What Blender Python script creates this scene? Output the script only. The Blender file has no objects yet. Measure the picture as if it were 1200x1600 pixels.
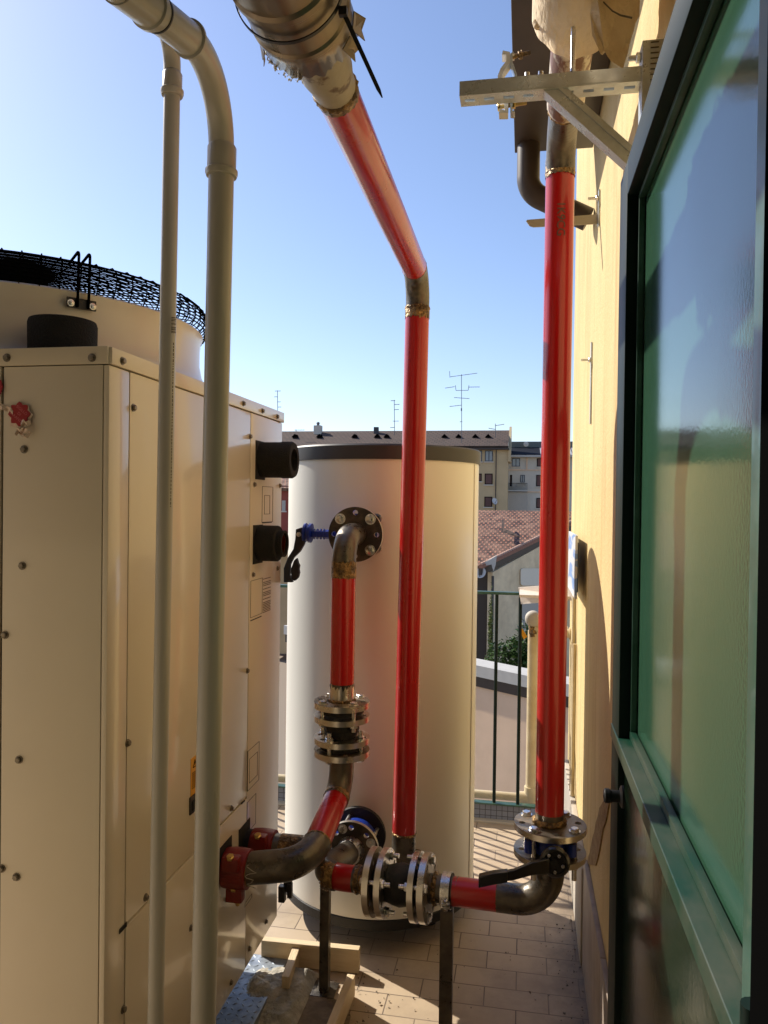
import bpy, bmesh, math, random
from mathutils import Vector, Matrix, noise
random.seed(7)
R = math.radians
scn = bpy.context.scene
COL = scn.collection

# ------------------------------------------------------------------ camera
CAM = Vector((0, 0, 1.6)); F = 1200.0
YAW, PITCH, ROLL = 0.17957, -0.011436, 0.0125
_fw = Vector((-math.sin(YAW)*math.cos(PITCH), math.cos(YAW)*math.cos(PITCH), math.sin(PITCH)))
_r = _fw.cross(Vector((0, 0, 1))).normalized(); _u = _r.cross(_fw)
_c, _s = math.cos(ROLL), math.sin(ROLL)
RT, UP = _r*_c + _u*_s, _u*_c - _r*_s
cam = bpy.data.cameras.new('camera'); camo = bpy.data.objects.new('camera', cam); COL.objects.link(camo)
M = Matrix((RT, UP, -_fw)).transposed().to_4x4(); M.translation = CAM
camo.matrix_world = M
cam.sensor_fit = 'VERTICAL'; cam.sensor_height = 32; cam.lens = 32*F/1600
cam.clip_start = 0.02; cam.clip_end = 3000
scn.camera = camo

def at(px, py, x=None, y=None, z=None):
    """world point where the sight line through a photo pixel meets a world plane"""
    r = RT*((px-600)/F) - UP*((py-800)/F) + _fw
    t = x/r.x if x is not None else (y/r.y if y is not None else (z-1.6)/r.z)
    return CAM + r*t

# ------------------------------------------------------------------ light
ELEV, AZ = 37.0, 60.0          # sun height; degrees from +Y towards -X
w = bpy.data.worlds.new("World"); scn.world = w; w.use_nodes = True
nt = w.node_tree; bg = nt.nodes['Background']
sky = nt.nodes.new('ShaderNodeTexSky'); sky.sky_type = 'NISHITA'; sky.sun_disc = False
sky.sun_elevation = R(ELEV); sky.sun_rotation = R(-AZ)
sky.air_density = 1.0; sky.dust_density = 0.5; sky.ozone_density = 2.6; sky.altitude = 100
tint = nt.nodes.new('ShaderNodeMix'); tint.data_type = 'RGBA'; tint.blend_type = 'MULTIPLY'; tint.inputs[0].default_value = 1
tint.inputs[7].default_value = (1.04, .985, 1.035, 1)      # camera white balance
nt.links.new(sky.outputs[0], tint.inputs[6]); nt.links.new(tint.outputs[2], bg.inputs[0]); bg.inputs[1].default_value = 0.13
sl = bpy.data.lights.new('sun', 'SUN'); sl.energy = 5.0; sl.angle = R(0.5); sl.color = (1, .925, .80)
so = bpy.data.objects.new('sun', sl); COL.objects.link(so); so.location = (-10, 6, 12)
v = Vector((math.sin(R(AZ))*math.cos(R(ELEV)), -math.cos(R(AZ))*math.cos(R(ELEV)), -math.sin(R(ELEV))))
so.rotation_euler = v.to_track_quat('-Z', 'Y').to_euler()
scn.view_settings.view_transform = 'Standard'; scn.view_settings.look = 'None'
scn.view_settings.exposure = 0.43; scn.view_settings.gamma = 1
scn.render.engine = 'CYCLES'; scn.cycles.max_bounces = 10; scn.cycles.diffuse_bounces = 6
scn.cycles.transparent_max_bounces = 12

# ------------------------------------------------------------------ materials
def mat(name, col, rough=.5, metal=0, col2=None, scale=4, lo=.45, hi=.6, bump=0, bscale=60, coat=0,
        var=0.0, stretch=(1, 1, 1), rvar=0.0, spec=.5, detail=6, trans=0, ior=1.5):
    m = bpy.data.materials.new(name); m.use_nodes = True
    n, l = m.node_tree.nodes, m.node_tree.links
    b = n['Principled BSDF']
    b.inputs['Base Color'].default_value = (*col, 1); b.inputs['Roughness'].default_value = rough
    b.inputs['Metallic'].default_value = metal; b.inputs['Coat Weight'].default_value = coat
    b.inputs['Coat Roughness'].default_value = .08
    b.inputs['Specular IOR Level'].default_value = spec
    b.inputs['Transmission Weight'].default_value = trans; b.inputs['IOR'].default_value = ior
    tc = n.new('ShaderNodeTexCoord'); mp = n.new('ShaderNodeMapping'); l.new(tc.outputs['Object'], mp.inputs[0])
    mp.inputs['Scale'].default_value = stretch
    nz = n.new('ShaderNodeTexNoise'); nz.inputs['Scale'].default_value = scale; nz.inputs['Detail'].default_value = detail
    nz.inputs['Roughness'].default_value = .62
    l.new(mp.outputs[0], nz.inputs['Vector'])
    out = None
    if col2:
        cr = n.new('ShaderNodeValToRGB'); cr.color_ramp.elements[0].position = lo; cr.color_ramp.elements[1].position = hi
        cr.color_ramp.elements[0].color = (*col, 1); cr.color_ramp.elements[1].color = (*col2, 1)
        l.new(nz.outputs[0], cr.inputs[0]); out = cr.outputs[0]
    if var:
        n2 = n.new('ShaderNodeTexNoise'); n2.inputs['Scale'].default_value = scale*2.7; n2.inputs['Detail'].default_value = 4
        l.new(mp.outputs[0], n2.inputs['Vector'])
        mr = n.new('ShaderNodeMapRange'); mr.inputs[1].default_value = .3; mr.inputs[2].default_value = .7
        mr.inputs[3].default_value = 1-var; mr.inputs[4].default_value = 1+var
        l.new(n2.outputs[0], mr.inputs[0])
        mx = n.new('ShaderNodeMix'); mx.data_type = 'RGBA'; mx.blend_type = 'MULTIPLY'; mx.inputs[0].default_value = 1
        if out: l.new(out, mx.inputs[6])
        else: mx.inputs[6].default_value = (*col, 1)
        cb = n.new('ShaderNodeCombineColor')
        for i in range(3): l.new(mr.outputs[0], cb.inputs[i])
        l.new(cb.outputs[0], mx.inputs[7]); out = mx.outputs[2]
    if out: l.new(out, b.inputs['Base Color'])
    if rvar:
        mr = n.new('ShaderNodeMapRange'); mr.inputs[1].default_value = .35; mr.inputs[2].default_value = .65
        mr.inputs[3].default_value = max(.02, rough-rvar); mr.inputs[4].default_value = rough+rvar
        l.new(nz.outputs[0], mr.inputs[0]); l.new(mr.outputs[0], b.inputs['Roughness'])
    if bump:
        n3 = n.new('ShaderNodeTexNoise'); n3.inputs['Scale'].default_value = bscale; n3.inputs['Detail'].default_value = 5
        l.new(mp.outputs[0], n3.inputs['Vector'])
        bp = n.new('ShaderNodeBump'); bp.inputs['Strength'].default_value = bump; bp.inputs['Distance'].default_value = .01
        l.new(n3.outputs[0], bp.inputs['Height']); l.new(bp.outputs[0], b.inputs['Normal'])
    return m

def brick_mat(name, c1, c2, mortar, bw, rh, ms, rough=.7, dirt=None, off=.5, bump=.4, axes='XY', dscale=3, squash=1):
    m = mat(name, c1, rough)
    n, l = m.node_tree.nodes, m.node_tree.links; b = n['Principled BSDF']
    tc = n.new('ShaderNodeTexCoord'); src = tc.outputs['Object']
    if axes != 'XY':
        sp = n.new('ShaderNodeSeparateXYZ'); cb = n.new('ShaderNodeCombineXYZ'); l.new(src, sp.inputs[0])
        l.new(sp.outputs['XYZ'.index(axes[0])], cb.inputs[0]); l.new(sp.outputs['XYZ'.index(axes[1])], cb.inputs[1]); src = cb.outputs[0]
    # slight wobble so joints are not ruler straight
    nz = n.new('ShaderNodeTexNoise'); nz.inputs['Scale'].default_value = 9/rh*.1; l.new(src, nz.inputs['Vector'])
    ad = n.new('ShaderNodeMix'); ad.data_type = 'VECTOR'; ad.inputs[0].default_value = rh*.02
    l.new(src, ad.inputs[4]); l.new(nz.outputs['Color'], ad.inputs[5])
    br = n.new('ShaderNodeTexBrick'); br.offset = off; br.inputs['Scale'].default_value = 1
    br.inputs['Brick Width'].default_value = bw; br.inputs['Row Height'].default_value = rh
    br.inputs['Mortar Size'].default_value = ms; br.inputs['Mortar Smooth'].default_value = .25
    br.inputs['Color1'].default_value = (*c1, 1); br.inputs['Color2'].default_value = (*c2, 1); br.inputs['Mortar'].default_value = (*mortar, 1)
    l.new(ad.outputs[1], br.inputs['Vector'])
    out = br.outputs[0]
    if dirt:
        d1 = n.new('ShaderNodeTexNoise'); d1.inputs['Scale'].default_value = dscale; d1.inputs['Detail'].default_value = 9; d1.inputs['Roughness'].default_value = .7
        l.new(src, d1.inputs['Vector'])
        cr = n.new('ShaderNodeValToRGB'); cr.color_ramp.elements[0].position = .42; cr.color_ramp.elements[1].position = .72
        l.new(d1.outputs[0], cr.inputs[0])
        mx = n.new('ShaderNodeMix'); mx.data_type = 'RGBA'; l.new(cr.outputs[0], mx.inputs[0]); l.new(out, mx.inputs[6]); mx.inputs[7].default_value = (*dirt, 1)
        out = mx.outputs[2]
    l.new(out, b.inputs['Base Color'])
    bp = n.new('ShaderNodeBump'); bp.inputs['Strength'].default_value = bump; bp.inputs['Distance'].default_value = rh*.06; bp.invert = True
    l.new(br.outputs['Fac'], bp.inputs['Height']); l.new(bp.outputs[0], b.inputs['Normal'])
    return m

def plaster_wall_mat():
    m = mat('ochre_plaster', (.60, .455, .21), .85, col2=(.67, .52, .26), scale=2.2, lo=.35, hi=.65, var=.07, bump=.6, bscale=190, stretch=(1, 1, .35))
    n, l = m.node_tree.nodes, m.node_tree.links; b = n['Principled BSDF']
    # faint vertical rain streaks, a stain with its own shape
    tc = n.new('ShaderNodeTexCoord'); mp = n.new('ShaderNodeMapping'); mp.inputs['Scale'].default_value = (7, 7, .9)
    l.new(tc.outputs['Object'], mp.inputs[0]); nz = n.new('ShaderNodeTexNoise'); nz.inputs['Scale'].default_value = 2; nz.inputs['Detail'].default_value = 8
    l.new(mp.outputs[0], nz.inputs[0]); cr = n.new('ShaderNodeValToRGB'); cr.color_ramp.elements[0].position = .52; cr.color_ramp.elements[1].position = .8
    l.new(nz.outputs[0], cr.inputs[0])
    mx = n.new('ShaderNodeMix'); mx.data_type = 'RGBA'; l.new(cr.outputs[0], mx.inputs[0])
    old = b.inputs['Base Color'].links[0].from_socket; l.new(old, mx.inputs[6]); mx.inputs[7].default_value = (.50, .34, .15, 1)
    l.new(mx.outputs[2], b.inputs['Base Color'])
    return m

MT = {
 'unit': mat('unit_enamel', (.72, .645, .51), .3, var=.025, scale=1.2, coat=.55, bump=.01, bscale=500),
 'shroud': mat('shroud_enamel', (.74, .69, .60), .3, var=.02, scale=2, coat=.3),
 'dark': mat('dark_gap', (.012, .012, .012), .8),
 'blackpl': mat('black_plastic', (.014, .014, .015), .38, rvar=.1, bump=.05, bscale=300),
 'lacquer': mat('black_lacquer', (.012, .012, .013), .24, coat=.3, rvar=.08),
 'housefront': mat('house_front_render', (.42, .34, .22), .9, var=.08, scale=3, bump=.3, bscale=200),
 'filmbrown': mat('flat_brown', (.23, .175, .12), .85, col2=(.15, .115, .08), scale=9, bump=.4, bscale=60),
 'rubber': mat('black_rubber', (.012, .012, .013), .62, var=.2, bump=.15, bscale=120),
 'foam': mat('black_foam', (.012, .012, .012), .95, var=.3, bump=.6, bscale=260),
 'screw': mat('screw_zinc', (.24, .21, .17), .45, .7, var=.2, scale=40),
 'red': mat('red_enamel', (.46, .007, .008), .28, var=.10, scale=3, coat=.35, rvar=.08, stretch=(1, 1, .3), bump=.04, bscale=60, col2=(.47, .03, .025), lo=.52, hi=.80),
 'redcast': mat('red_cast_iron', (.20, .012, .010), .42, var=.15, scale=20, bump=.15, bscale=150),
 'steel': mat('raw_dark_steel', (.095, .085, .074), .36, .65, col2=(.20, .175, .14), scale=14, lo=.4, hi=.7, rvar=.14, bump=.15, bscale=70),
 'weld': mat('burnt_weld', (.10, .065, .035), .42, .55, col2=(.40, .25, .10), scale=42, lo=.42, hi=.62, var=.35, bump=.9, bscale=110),
 'bright': mat('turned_steel', (.74, .72, .68), .3, 1, col2=(.66, .63, .58), scale=12, lo=.4, hi=.7, rvar=.04, bump=.01, bscale=300, stretch=(1, 1, 1)),
 'flface': mat('flange_face', (.22, .19, .15), .4, .75, col2=(.34, .28, .21), scale=18, rvar=.12, bump=.1, bscale=120),
 'zinc': mat('zinc_plated', (.72, .72, .72), .3, 1, var=.12, scale=60, rvar=.1),
 'galv': mat('galvanised_channel', (.62, .66, .67), .34, .5, col2=(.52, .55, .55), scale=20, rvar=.12, bump=.03, bscale=200),
 'blue': mat('blue_epoxy', (.008, .035, .30), .35, coat=.3, var=.15, scale=30, bump=.15, bscale=150),
 'pvc': mat('grey_pvc', (.43, .415, .36), .34, var=.06, scale=6, stretch=(1, 1, .15), rvar=.08, coat=.1, bump=.05, bscale=40),
 'tank': mat('tank_jacket', (.80, .785, .72), .42, var=.012, scale=1.5, bump=.03, bscale=6, stretch=(1, 1, .4)),
 'tankband': mat('tank_band', (.045, .045, .05), .5, var=.06),
 'plaster': plaster_wall_mat(),
 'green': mat('dark_green_paint', (.003, .012, .009), .5, spec=.2, var=.1, scale=6),
 'panelgloss': mat('smoked_panel', (.010, .022, .013), .16, spec=.6, bump=.03, bscale=90),
 'greendust': mat('dusty_green_paint', (.003, .036, .020), .42, col2=(.085, .078, .058), scale=7, lo=.45, hi=.8, stretch=(1, .5, 1), rvar=.1),
 'greenlight': mat('railing_green', (.025, .075, .05), .4, coat=.2, col2=(.05, .11, .085), scale=12),
 'wood': mat('spruce_board', (.66, .50, .30), .65, col2=(.76, .61, .40), scale=5, stretch=(1, 9, 9), lo=.35, hi=.65, bump=.25, bscale=30),
 'cream': mat('cream_pipe_paint', (.62, .52, .33), .45, var=.06, scale=8, col2=(.56, .45, .27), bump=.06),
 'cement': mat('fresh_cement', (.36, .335, .28), .9, col2=(.52, .48, .40), scale=18, bump=1.0, bscale=55),
 'gutter': mat('brown_gutter_metal', (.050, .034, .026), .45, var=.12, scale=6),
 'oldwhite': mat('old_white_paint', (.60, .53, .42), .55, col2=(.17, .07, .03), scale=16, lo=.50, hi=.57, bump=.3, bscale=60, stretch=(1, .5, 1)),
 'oldgrey': mat('old_grey_pipe', (.36, .31, .22), .5, col2=(.13, .08, .04), scale=20, lo=.58, hi=.66, bump=.12),
 'jacket': mat('tarnished_tin_jacket', (.26, .215, .16), .34, .8, col2=(.13, .10, .065), scale=5, lo=.35, hi=.72, rvar=.12, bump=.06, bscale=12, stretch=(1, .3, 1)),
 'plasterwrap': mat('plaster_wrap', (.70, .57, .39), .88, col2=(.25, .17, .09), scale=9, lo=.62, hi=.72, var=.1, bump=.6, bscale=70, stretch=(1, .45, 1)),
 'dkface': mat('dark_flange_face', (.055, .048, .042), .42, .5, col2=(.11, .09, .07), scale=18, bump=.1, bscale=120),
 'cloth': mat('torn_cream_cloth', (.74, .62, .44), .9, col2=(.60, .47, .31), scale=6, bump=.5, bscale=120, var=.06),
 'wool': mat('glass_wool', (.62, .55, .30), .95, bump=1, bscale=60, var=.2),
 'white': mat('white_plastic', (.72, .70, .66), .4),
 'pinkw': mat('pale_metal_sheet', (.66, .58, .50), .45, var=.04),
 'bluesheet': mat('blue_white_film', (.25, .42, .78), .3, col2=(.72, .76, .82), scale=9, lo=.46, hi=.50, stretch=(1, .4, 2.5), detail=1),
 'neigh': mat('neighbour_plaster', (.80, .57, .39), .85, var=.04, scale=1.2, col2=(.74, .52, .35)),
 'coping': mat('white_stone', (.50, .48, .44), .6, var=.05),
 'farA': mat('far_ochre_plaster', (.58, .44, .25), .9, var=.06, scale=.3),
 'farB': mat('far_grey_plaster', (.62, .57, .48), .9, var=.06, scale=.3),
 'farRed': mat('far_red_plaster', (.30, .075, .055), .9, var=.08, scale=.3),
 'gable': mat('stained_gable_plaster', (.84, .68, .44), .9, col2=(.70, .55, .35), scale=.6, lo=.4, hi=.6, var=.08),
 'patch': mat('patched_plaster', (.80, .72, .58), .9, var=.03),
 'winglass': mat('window_glass', (.10, .12, .14), .08, spec=.9),
 'shutter': mat('brown_roller_shutter', (.13, .06, .05), .6, var=.1),
 'solar': mat('dark_solar_roof', (.010, .013, .022), .8, spec=.1),
 'greyroof': mat('grey_green_parapet', (.13, .15, .14), .7, var=.08),
 'leaf': mat('leaf_green', (.035, .085, .014), .55, col2=(.085, .15, .03), scale=3, lo=.35, hi=.65, var=.2),
 'leaf2': mat('ivy_leaf', (.10, .14, .03), .55, col2=(.18, .20, .06), scale=3),
 'brickred': mat('verge_clay', (.30, .15, .10), .9, var=.2, scale=4), 'capclay': mat('cap_clay', (.48, .30, .22), .9, var=.25, scale=3),
 'antenna': mat('antenna_alloy', (.13, .13, .14), .45, .4),
 'dish': mat('dish_white', (.60, .60, .60), .5),
 'sticker': mat('red_seal', (.33, .012, .02), .35), 'stwhite': mat('seal_paper', (.68, .55, .46), .6, var=.08, scale=60),
 'ink': mat('grey_ink', (.10, .085, .065), .6), 'pink': mat('seal_print', (.62, .18, .20), .5),
 'yellow': mat('warning_yellow', (.72, .34, .02), .45), 'black': mat('jet_black', (.003, .003, .003), .9, spec=0),
 'terr': mat('street_ground', (.24, .19, .14), .9, col2=(.12, .11, .10), scale=.02),
 'interior': mat('dark_interior_paint', (.02, .022, .02), .8),
 'copper': mat('copper_tube', (.60, .22, .09), .3, 1),
 'brass': mat('yellow_zinc', (.60, .43, .17), .3, 1, var=.1, scale=60),
 'skirt': mat('skirting_tile', (.34, .28, .23), .55, var=.08, scale=6, col2=(.27, .22, .18)),
 'mortar': mat('rough_brown', (.36, .25, .11), .95, col2=(.26, .16, .07), scale=30, bump=.9, bscale=80),  # rough brown of the slanting wall strip
 'debris': mat('rubble', (.15, .12, .09), .9, var=.4, scale=30),
 'curb': mat('kerb_stone', (.46, .42, .36), .7, var=.06),
}
MT['floor'] = brick_mat('terrace_tiles', (.53, .415, .29), (.47, .365, .25), (.15, .11, .08), .205, .102, .0022, .62, dirt=(.33, .25, .175))
MT['tiles_far'] = brick_mat('roof_tiles_far', (.11, .062, .045), (.07, .042, .032), (.03, .018, .014), .6, .6, .08, .9, dirt=(.085, .055, .042), dscale=.35)
MT['tiles_near'] = brick_mat('roof_tiles_clay', (.50, .20, .11), (.28, .10, .065), (.045, .018, .012), .34, .56, .12, .85, dirt=(.36, .20, .13), bump=1, dscale=.8)
MT['mesh'] = brick_mat('blue_grey_netting', (.20, .22, .28), (.23, .25, .31), (.04, .04, .05), .028, .028, .0015, .7, off=0, axes='XZ')
MT['corr'] = brick_mat('corrugated_sheet', (.42, .42, .44), (.40, .40, .42), (.03, .03, .04), .28, 9, .05, .7, off=0)

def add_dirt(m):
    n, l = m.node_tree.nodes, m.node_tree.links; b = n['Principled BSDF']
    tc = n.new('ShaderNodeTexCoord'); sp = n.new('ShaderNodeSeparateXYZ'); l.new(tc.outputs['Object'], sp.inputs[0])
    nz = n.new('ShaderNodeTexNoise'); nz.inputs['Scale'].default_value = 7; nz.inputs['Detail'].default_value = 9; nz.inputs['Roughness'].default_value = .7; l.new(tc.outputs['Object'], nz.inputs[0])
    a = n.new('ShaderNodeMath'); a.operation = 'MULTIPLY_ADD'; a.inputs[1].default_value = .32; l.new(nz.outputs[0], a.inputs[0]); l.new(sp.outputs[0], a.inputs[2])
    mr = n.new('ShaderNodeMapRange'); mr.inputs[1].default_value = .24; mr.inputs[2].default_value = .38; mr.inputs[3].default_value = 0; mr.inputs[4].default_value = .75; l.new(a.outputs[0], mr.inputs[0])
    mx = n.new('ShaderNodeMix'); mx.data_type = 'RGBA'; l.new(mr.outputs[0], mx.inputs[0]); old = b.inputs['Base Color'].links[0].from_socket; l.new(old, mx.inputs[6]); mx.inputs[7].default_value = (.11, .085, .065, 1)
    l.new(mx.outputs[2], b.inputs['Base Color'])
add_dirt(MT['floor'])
def checker_plate():
    m = mat('diamond_plate', (.30, .34, .39), .5, .6, var=.3, scale=12, rvar=.12)
    return m
MT['plate'] = checker_plate()

def glass_mat():
    # ribbed, dusty green door glass
    m = mat('green_dusty_glass', (.035, .095, .058), .11, spec=.5, trans=.12, ior=1.55, bump=.012, bscale=180)
    n, l = m.node_tree.nodes, m.node_tree.links; b = n['Principled BSDF']
    tc = n.new('ShaderNodeTexCoord'); nz = n.new('ShaderNodeTexNoise'); nz.inputs['Scale'].default_value = 3.5; nz.inputs['Detail'].default_value = 7
    l.new(tc.outputs['Object'], nz.inputs[0])
    mr = n.new('ShaderNodeMapRange'); mr.inputs[1].default_value = .4; mr.inputs[2].default_value = .7; mr.inputs[3].default_value = .09; mr.inputs[4].default_value = .17
    l.new(nz.outputs[0], mr.inputs[0]); l.new(mr.outputs[0], b.inputs['Roughness'])
    return m
MT['glass'] = glass_mat()

# ------------------------------------------------------------------ mesh helpers
def V(*a): return Vector(a if len(a) > 1 else a[0])

def frame_of(d, hint=None):
    d = d.normalized(); h = hint or (Vector((0, 0, 1)) if abs(d.z) < .9 else Vector((1, 0, 0)))
    a = d.cross(h).normalized(); b = d.cross(a).normalized()
    return a, b

class MB:
    def __init__(s): s.v = []; s.f = []; s.m = []; s.mats = []
    def mi(s, m):
        if m not in s.mats: s.mats.append(m)
        return s.mats.index(m)
    def add(s, vs, fs, m=None):
        o = len(s.v); s.v += [Vector(x) for x in vs]; s.f += [[i+o for i in f] for f in fs]
        s.m += [s.mi(m) if m else 0]*len(fs); return s
    def box(s, a, b, m=None, bev=0):
        x0, x1 = sorted((a[0], b[0])); y0, y1 = sorted((a[1], b[1])); z0, z1 = sorted((a[2], b[2]))
        if bev:
            bm = bmesh.new(); bmesh.ops.create_cube(bm, size=1)
            for q in bm.verts: q.co = Vector(((x0+x1)/2+q.co.x*(x1-x0), (y0+y1)/2+q.co.y*(y1-y0), (z0+z1)/2+q.co.z*(z1-z0)))
            bmesh.ops.bevel(bm, geom=bm.edges[:], offset=bev, segments=2, affect='EDGES', profile=.6)
            s.bm(bm, m); return s
        vs = [(x, y, z) for x in (x0, x1) for y in (y0, y1) for z in (z0, z1)]
        return s.add(vs, [(0, 1, 3, 2), (4, 6, 7, 5), (0, 4, 5, 1), (2, 3, 7, 6), (0, 2, 6, 4), (1, 5, 7, 3)], m)
    def bm(s, bm, m=None, T=None):
        bm.verts.index_update()
        s.add([(T @ q.co) if T else q.co.copy() for q in bm.verts], [[q.index for q in f.verts] for f in bm.faces], m); bm.free()
    def prism(s, pts, off, m=None):
        """closed polygon of 3D points, extruded by vector off"""
        n = len(pts); off = Vector(off); a = [Vector(p) for p in pts]; b = [p+off for p in a]
        fs = [list(range(n))[::-1], list(range(n, 2*n))] + [[i, (i+1) % n, n+(i+1) % n, n+i] for i in range(n)]
        return s.add(a+b, fs, m)
    def tube(s, pts, r, seg=24, m=None, caps=True, wob=0, hollow=False):
        pts = [Vector(p) for p in pts]; n = len(pts)
        rs = r if isinstance(r, (list, tuple)) else [r]*n
        t = [(pts[min(i+1, n-1)]-pts[max(i-1, 0)]).normalized() for i in range(n)]
        a, b = frame_of(t[0]); vs = []; fs = []
        for i in range(n):
            if i:
                a = (a - t[i]*a.dot(t[i])).normalized(); b = t[i].cross(a).normalized()*(1 if b.dot(t[i].cross(a)) > 0 else -1)
            for k in range(seg):
                an = 2*math.pi*k/seg; q = rs[i]*(1+(random.uniform(-wob, wob) if wob else 0))
                vs.append(pts[i]+a*math.cos(an)*q+b*math.sin(an)*q)
        for i in range(n-1):
            for k in range(seg):
                fs.append([i*seg+k, i*seg+(k+1) % seg, (i+1)*seg+(k+1) % seg, (i+1)*seg+k])
        if caps: fs += [list(range(seg))[::-1], list(range((n-1)*seg, n*seg))]
        return s.add(vs, fs, m)
    def lathe(s, prof, c, ax, seg=32, m=None, closed=False, a0=0, hint=None):
        """prof: (radius, height along axis)"""
        ax = Vector(ax).normalized(); a, b = frame_of(ax, hint); c = Vector(c); n = len(prof); vs = []; fs = []
        for r_, h in prof:
            for k in range(seg):
                an = 2*math.pi*k/seg+a0; vs.append(c+ax*h+(a*math.cos(an)+b*math.sin(an))*max(r_, 1e-5))
        for i in range(n if closed else n-1):
            j = (i+1) % n
            for k in range(seg): fs.append([i*seg+k, i*seg+(k+1) % seg, j*seg+(k+1) % seg, j*seg+k])
        if not closed:
            if prof[0][0] > 1e-4: fs.append(list(range(seg))[::-1])
            if prof[-1][0] > 1e-4: fs.append(list(range((n-1)*seg, n*seg)))
        return s.add(vs, fs, m)
    def build(s, name, mt=None, parent=None, smooth=35, bev=0):
        me = bpy.data.meshes.new(name); me.from_pydata([tuple(q) for q in s.v], [], s.f)
        ms = [MT[x] if isinstance(x, str) else x for x in (s.mats or [mt])]
        for x in ms: me.materials.append(x)
        for p, i in zip(me.polygons, s.m): p.material_index = i
        bm = bmesh.new(); bm.from_mesh(me); bmesh.ops.recalc_face_normals(bm, faces=bm.faces[:]); bm.to_mesh(me); bm.free()
        if smooth:
            for p in me.polygons: p.use_smooth = True
            me.set_sharp_from_angle(angle=R(smooth))
        o = bpy.data.objects.new(name, me); COL.objects.link(o)
        if bev:
            md = o.modifiers.new('bevel', 'BEVEL'); md.width = bev; md.segments = 2; md.limit_method = 'ANGLE'; md.angle_limit = R(40)
        if parent:
            o.parent = parent; o.matrix_parent_inverse = Matrix.Translation(-absloc(parent))
        return o

def absloc(o):
    p = Vector((0, 0, 0))
    while o: p = p+o.location+o.matrix_parent_inverse.translation if o.parent else p+o.location; o = o.parent
    return p

def tag(o, label, cat, group=None, kind=None):
    if label: o['label'] = label
    if cat: o['category'] = cat
    if group: o['group'] = group
    if kind: o['kind'] = kind
    return o
def thing(name, label, cat, loc=(0, 0, 0), group=None):
    o = bpy.data.objects.new(name, None); COL.objects.link(o); o.location = loc; o.empty_display_size = .05
    return tag(o, label, cat, group)
def struct(o): o['kind'] = 'structure'; return o

def fillet(pts, rad, n=10):
    pts = [Vector(p) for p in pts]; out = [pts[0]]
    rads = rad if isinstance(rad, (list, tuple)) else [rad]*(len(pts)-2)
    for i in range(1, len(pts)-1):
        a = (pts[i-1]-pts[i]).normalized(); b = (pts[i+1]-pts[i]).normalized()
        th = a.angle(b); d = rads[i-1]/math.tan(th/2); cdir = (a+b).normalized(); c = pts[i]+cdir*(rads[i-1]/math.sin(th/2))
        p0 = pts[i]+a*d; p1 = pts[i]+b*d; u = p0-c; w_ = p1-c; tot = u.angle(w_)
        for k in range(n+1):
            t = k/n; q = (u*math.sin((1-t)*tot)+w_*math.sin(t*tot))/math.sin(tot); out.append(c+q)
    out.append(pts[-1]); return out

def split_path(path, cuts):
    """cuts: sorted lengths; returns list of sub paths"""
    L = [0]
    for i in range(1, len(path)): L.append(L[-1]+(path[i]-path[i-1]).length)
    def P(s_):
        for i in range(1, len(path)):
            if s_ <= L[i]+1e-9: t = (s_-L[i-1])/max(L[i]-L[i-1], 1e-9); return path[i-1].lerp(path[i], t)
        return path[-1]
    cs = [0]+list(cuts)+[L[-1]]; out = []
    for a, b in zip(cs, cs[1:]):
        out.append([P(a)]+[path[i] for i in range(len(path)) if a+1e-4 < L[i] < b-1e-4]+[P(b)])
    return out

def weld_ring(c, ax, r_, wdt=.010, h=.004):
    mb = MB(); seg = 48; ax = Vector(ax).normalized(); a, b = frame_of(ax)
    rings = 5; vs = []; fs = []
    for i in range(rings):
        hh = (i/(rings-1)-.5)*wdt; pr = math.sin(math.pi*i/(rings-1))
        for k in range(seg):
            an = 2*math.pi*k/seg
            q = r_-.001+pr*h*(1+.35*math.sin(k*2.4+i)+random.uniform(-.2, .2)); hz = hh+random.uniform(-.0012, .0012)
            vs.append(Vector(c)+ax*hz+(a*math.cos(an)+b*math.sin(an))*q)
    for i in range(rings-1):
        for k in range(seg): fs.append([i*seg+k, i*seg+(k+1) % seg, (i+1)*seg+(k+1) % seg, (i+1)*seg+k])
    return mb.add(vs, fs)

def sleeve(c, ax, r_, ln):
    """scorched band of bare metal next to a weld, ragged where the paint burnt away"""
    mb = MB(); seg = 64; ax = Vector(ax).normalized(); a, b = frame_of(ax); vs = []; fs = []
    for i in range(2):
        for k in range(seg):
            an = 2*math.pi*k/seg; hh = 0 if i == 0 else ln*(1+.25*noise.noise(Vector((math.cos(an)*4, math.sin(an)*4, c[0]*9)))+.12*math.sin(k*2.1))
            vs.append(Vector(c)+ax*hh+(a*math.cos(an)+b*math.sin(an))*(r_+.0012))
    for k in range(seg): fs.append([k, (k+1) % seg, seg+(k+1) % seg, seg+k])
    return mb.add(vs, fs)

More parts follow.
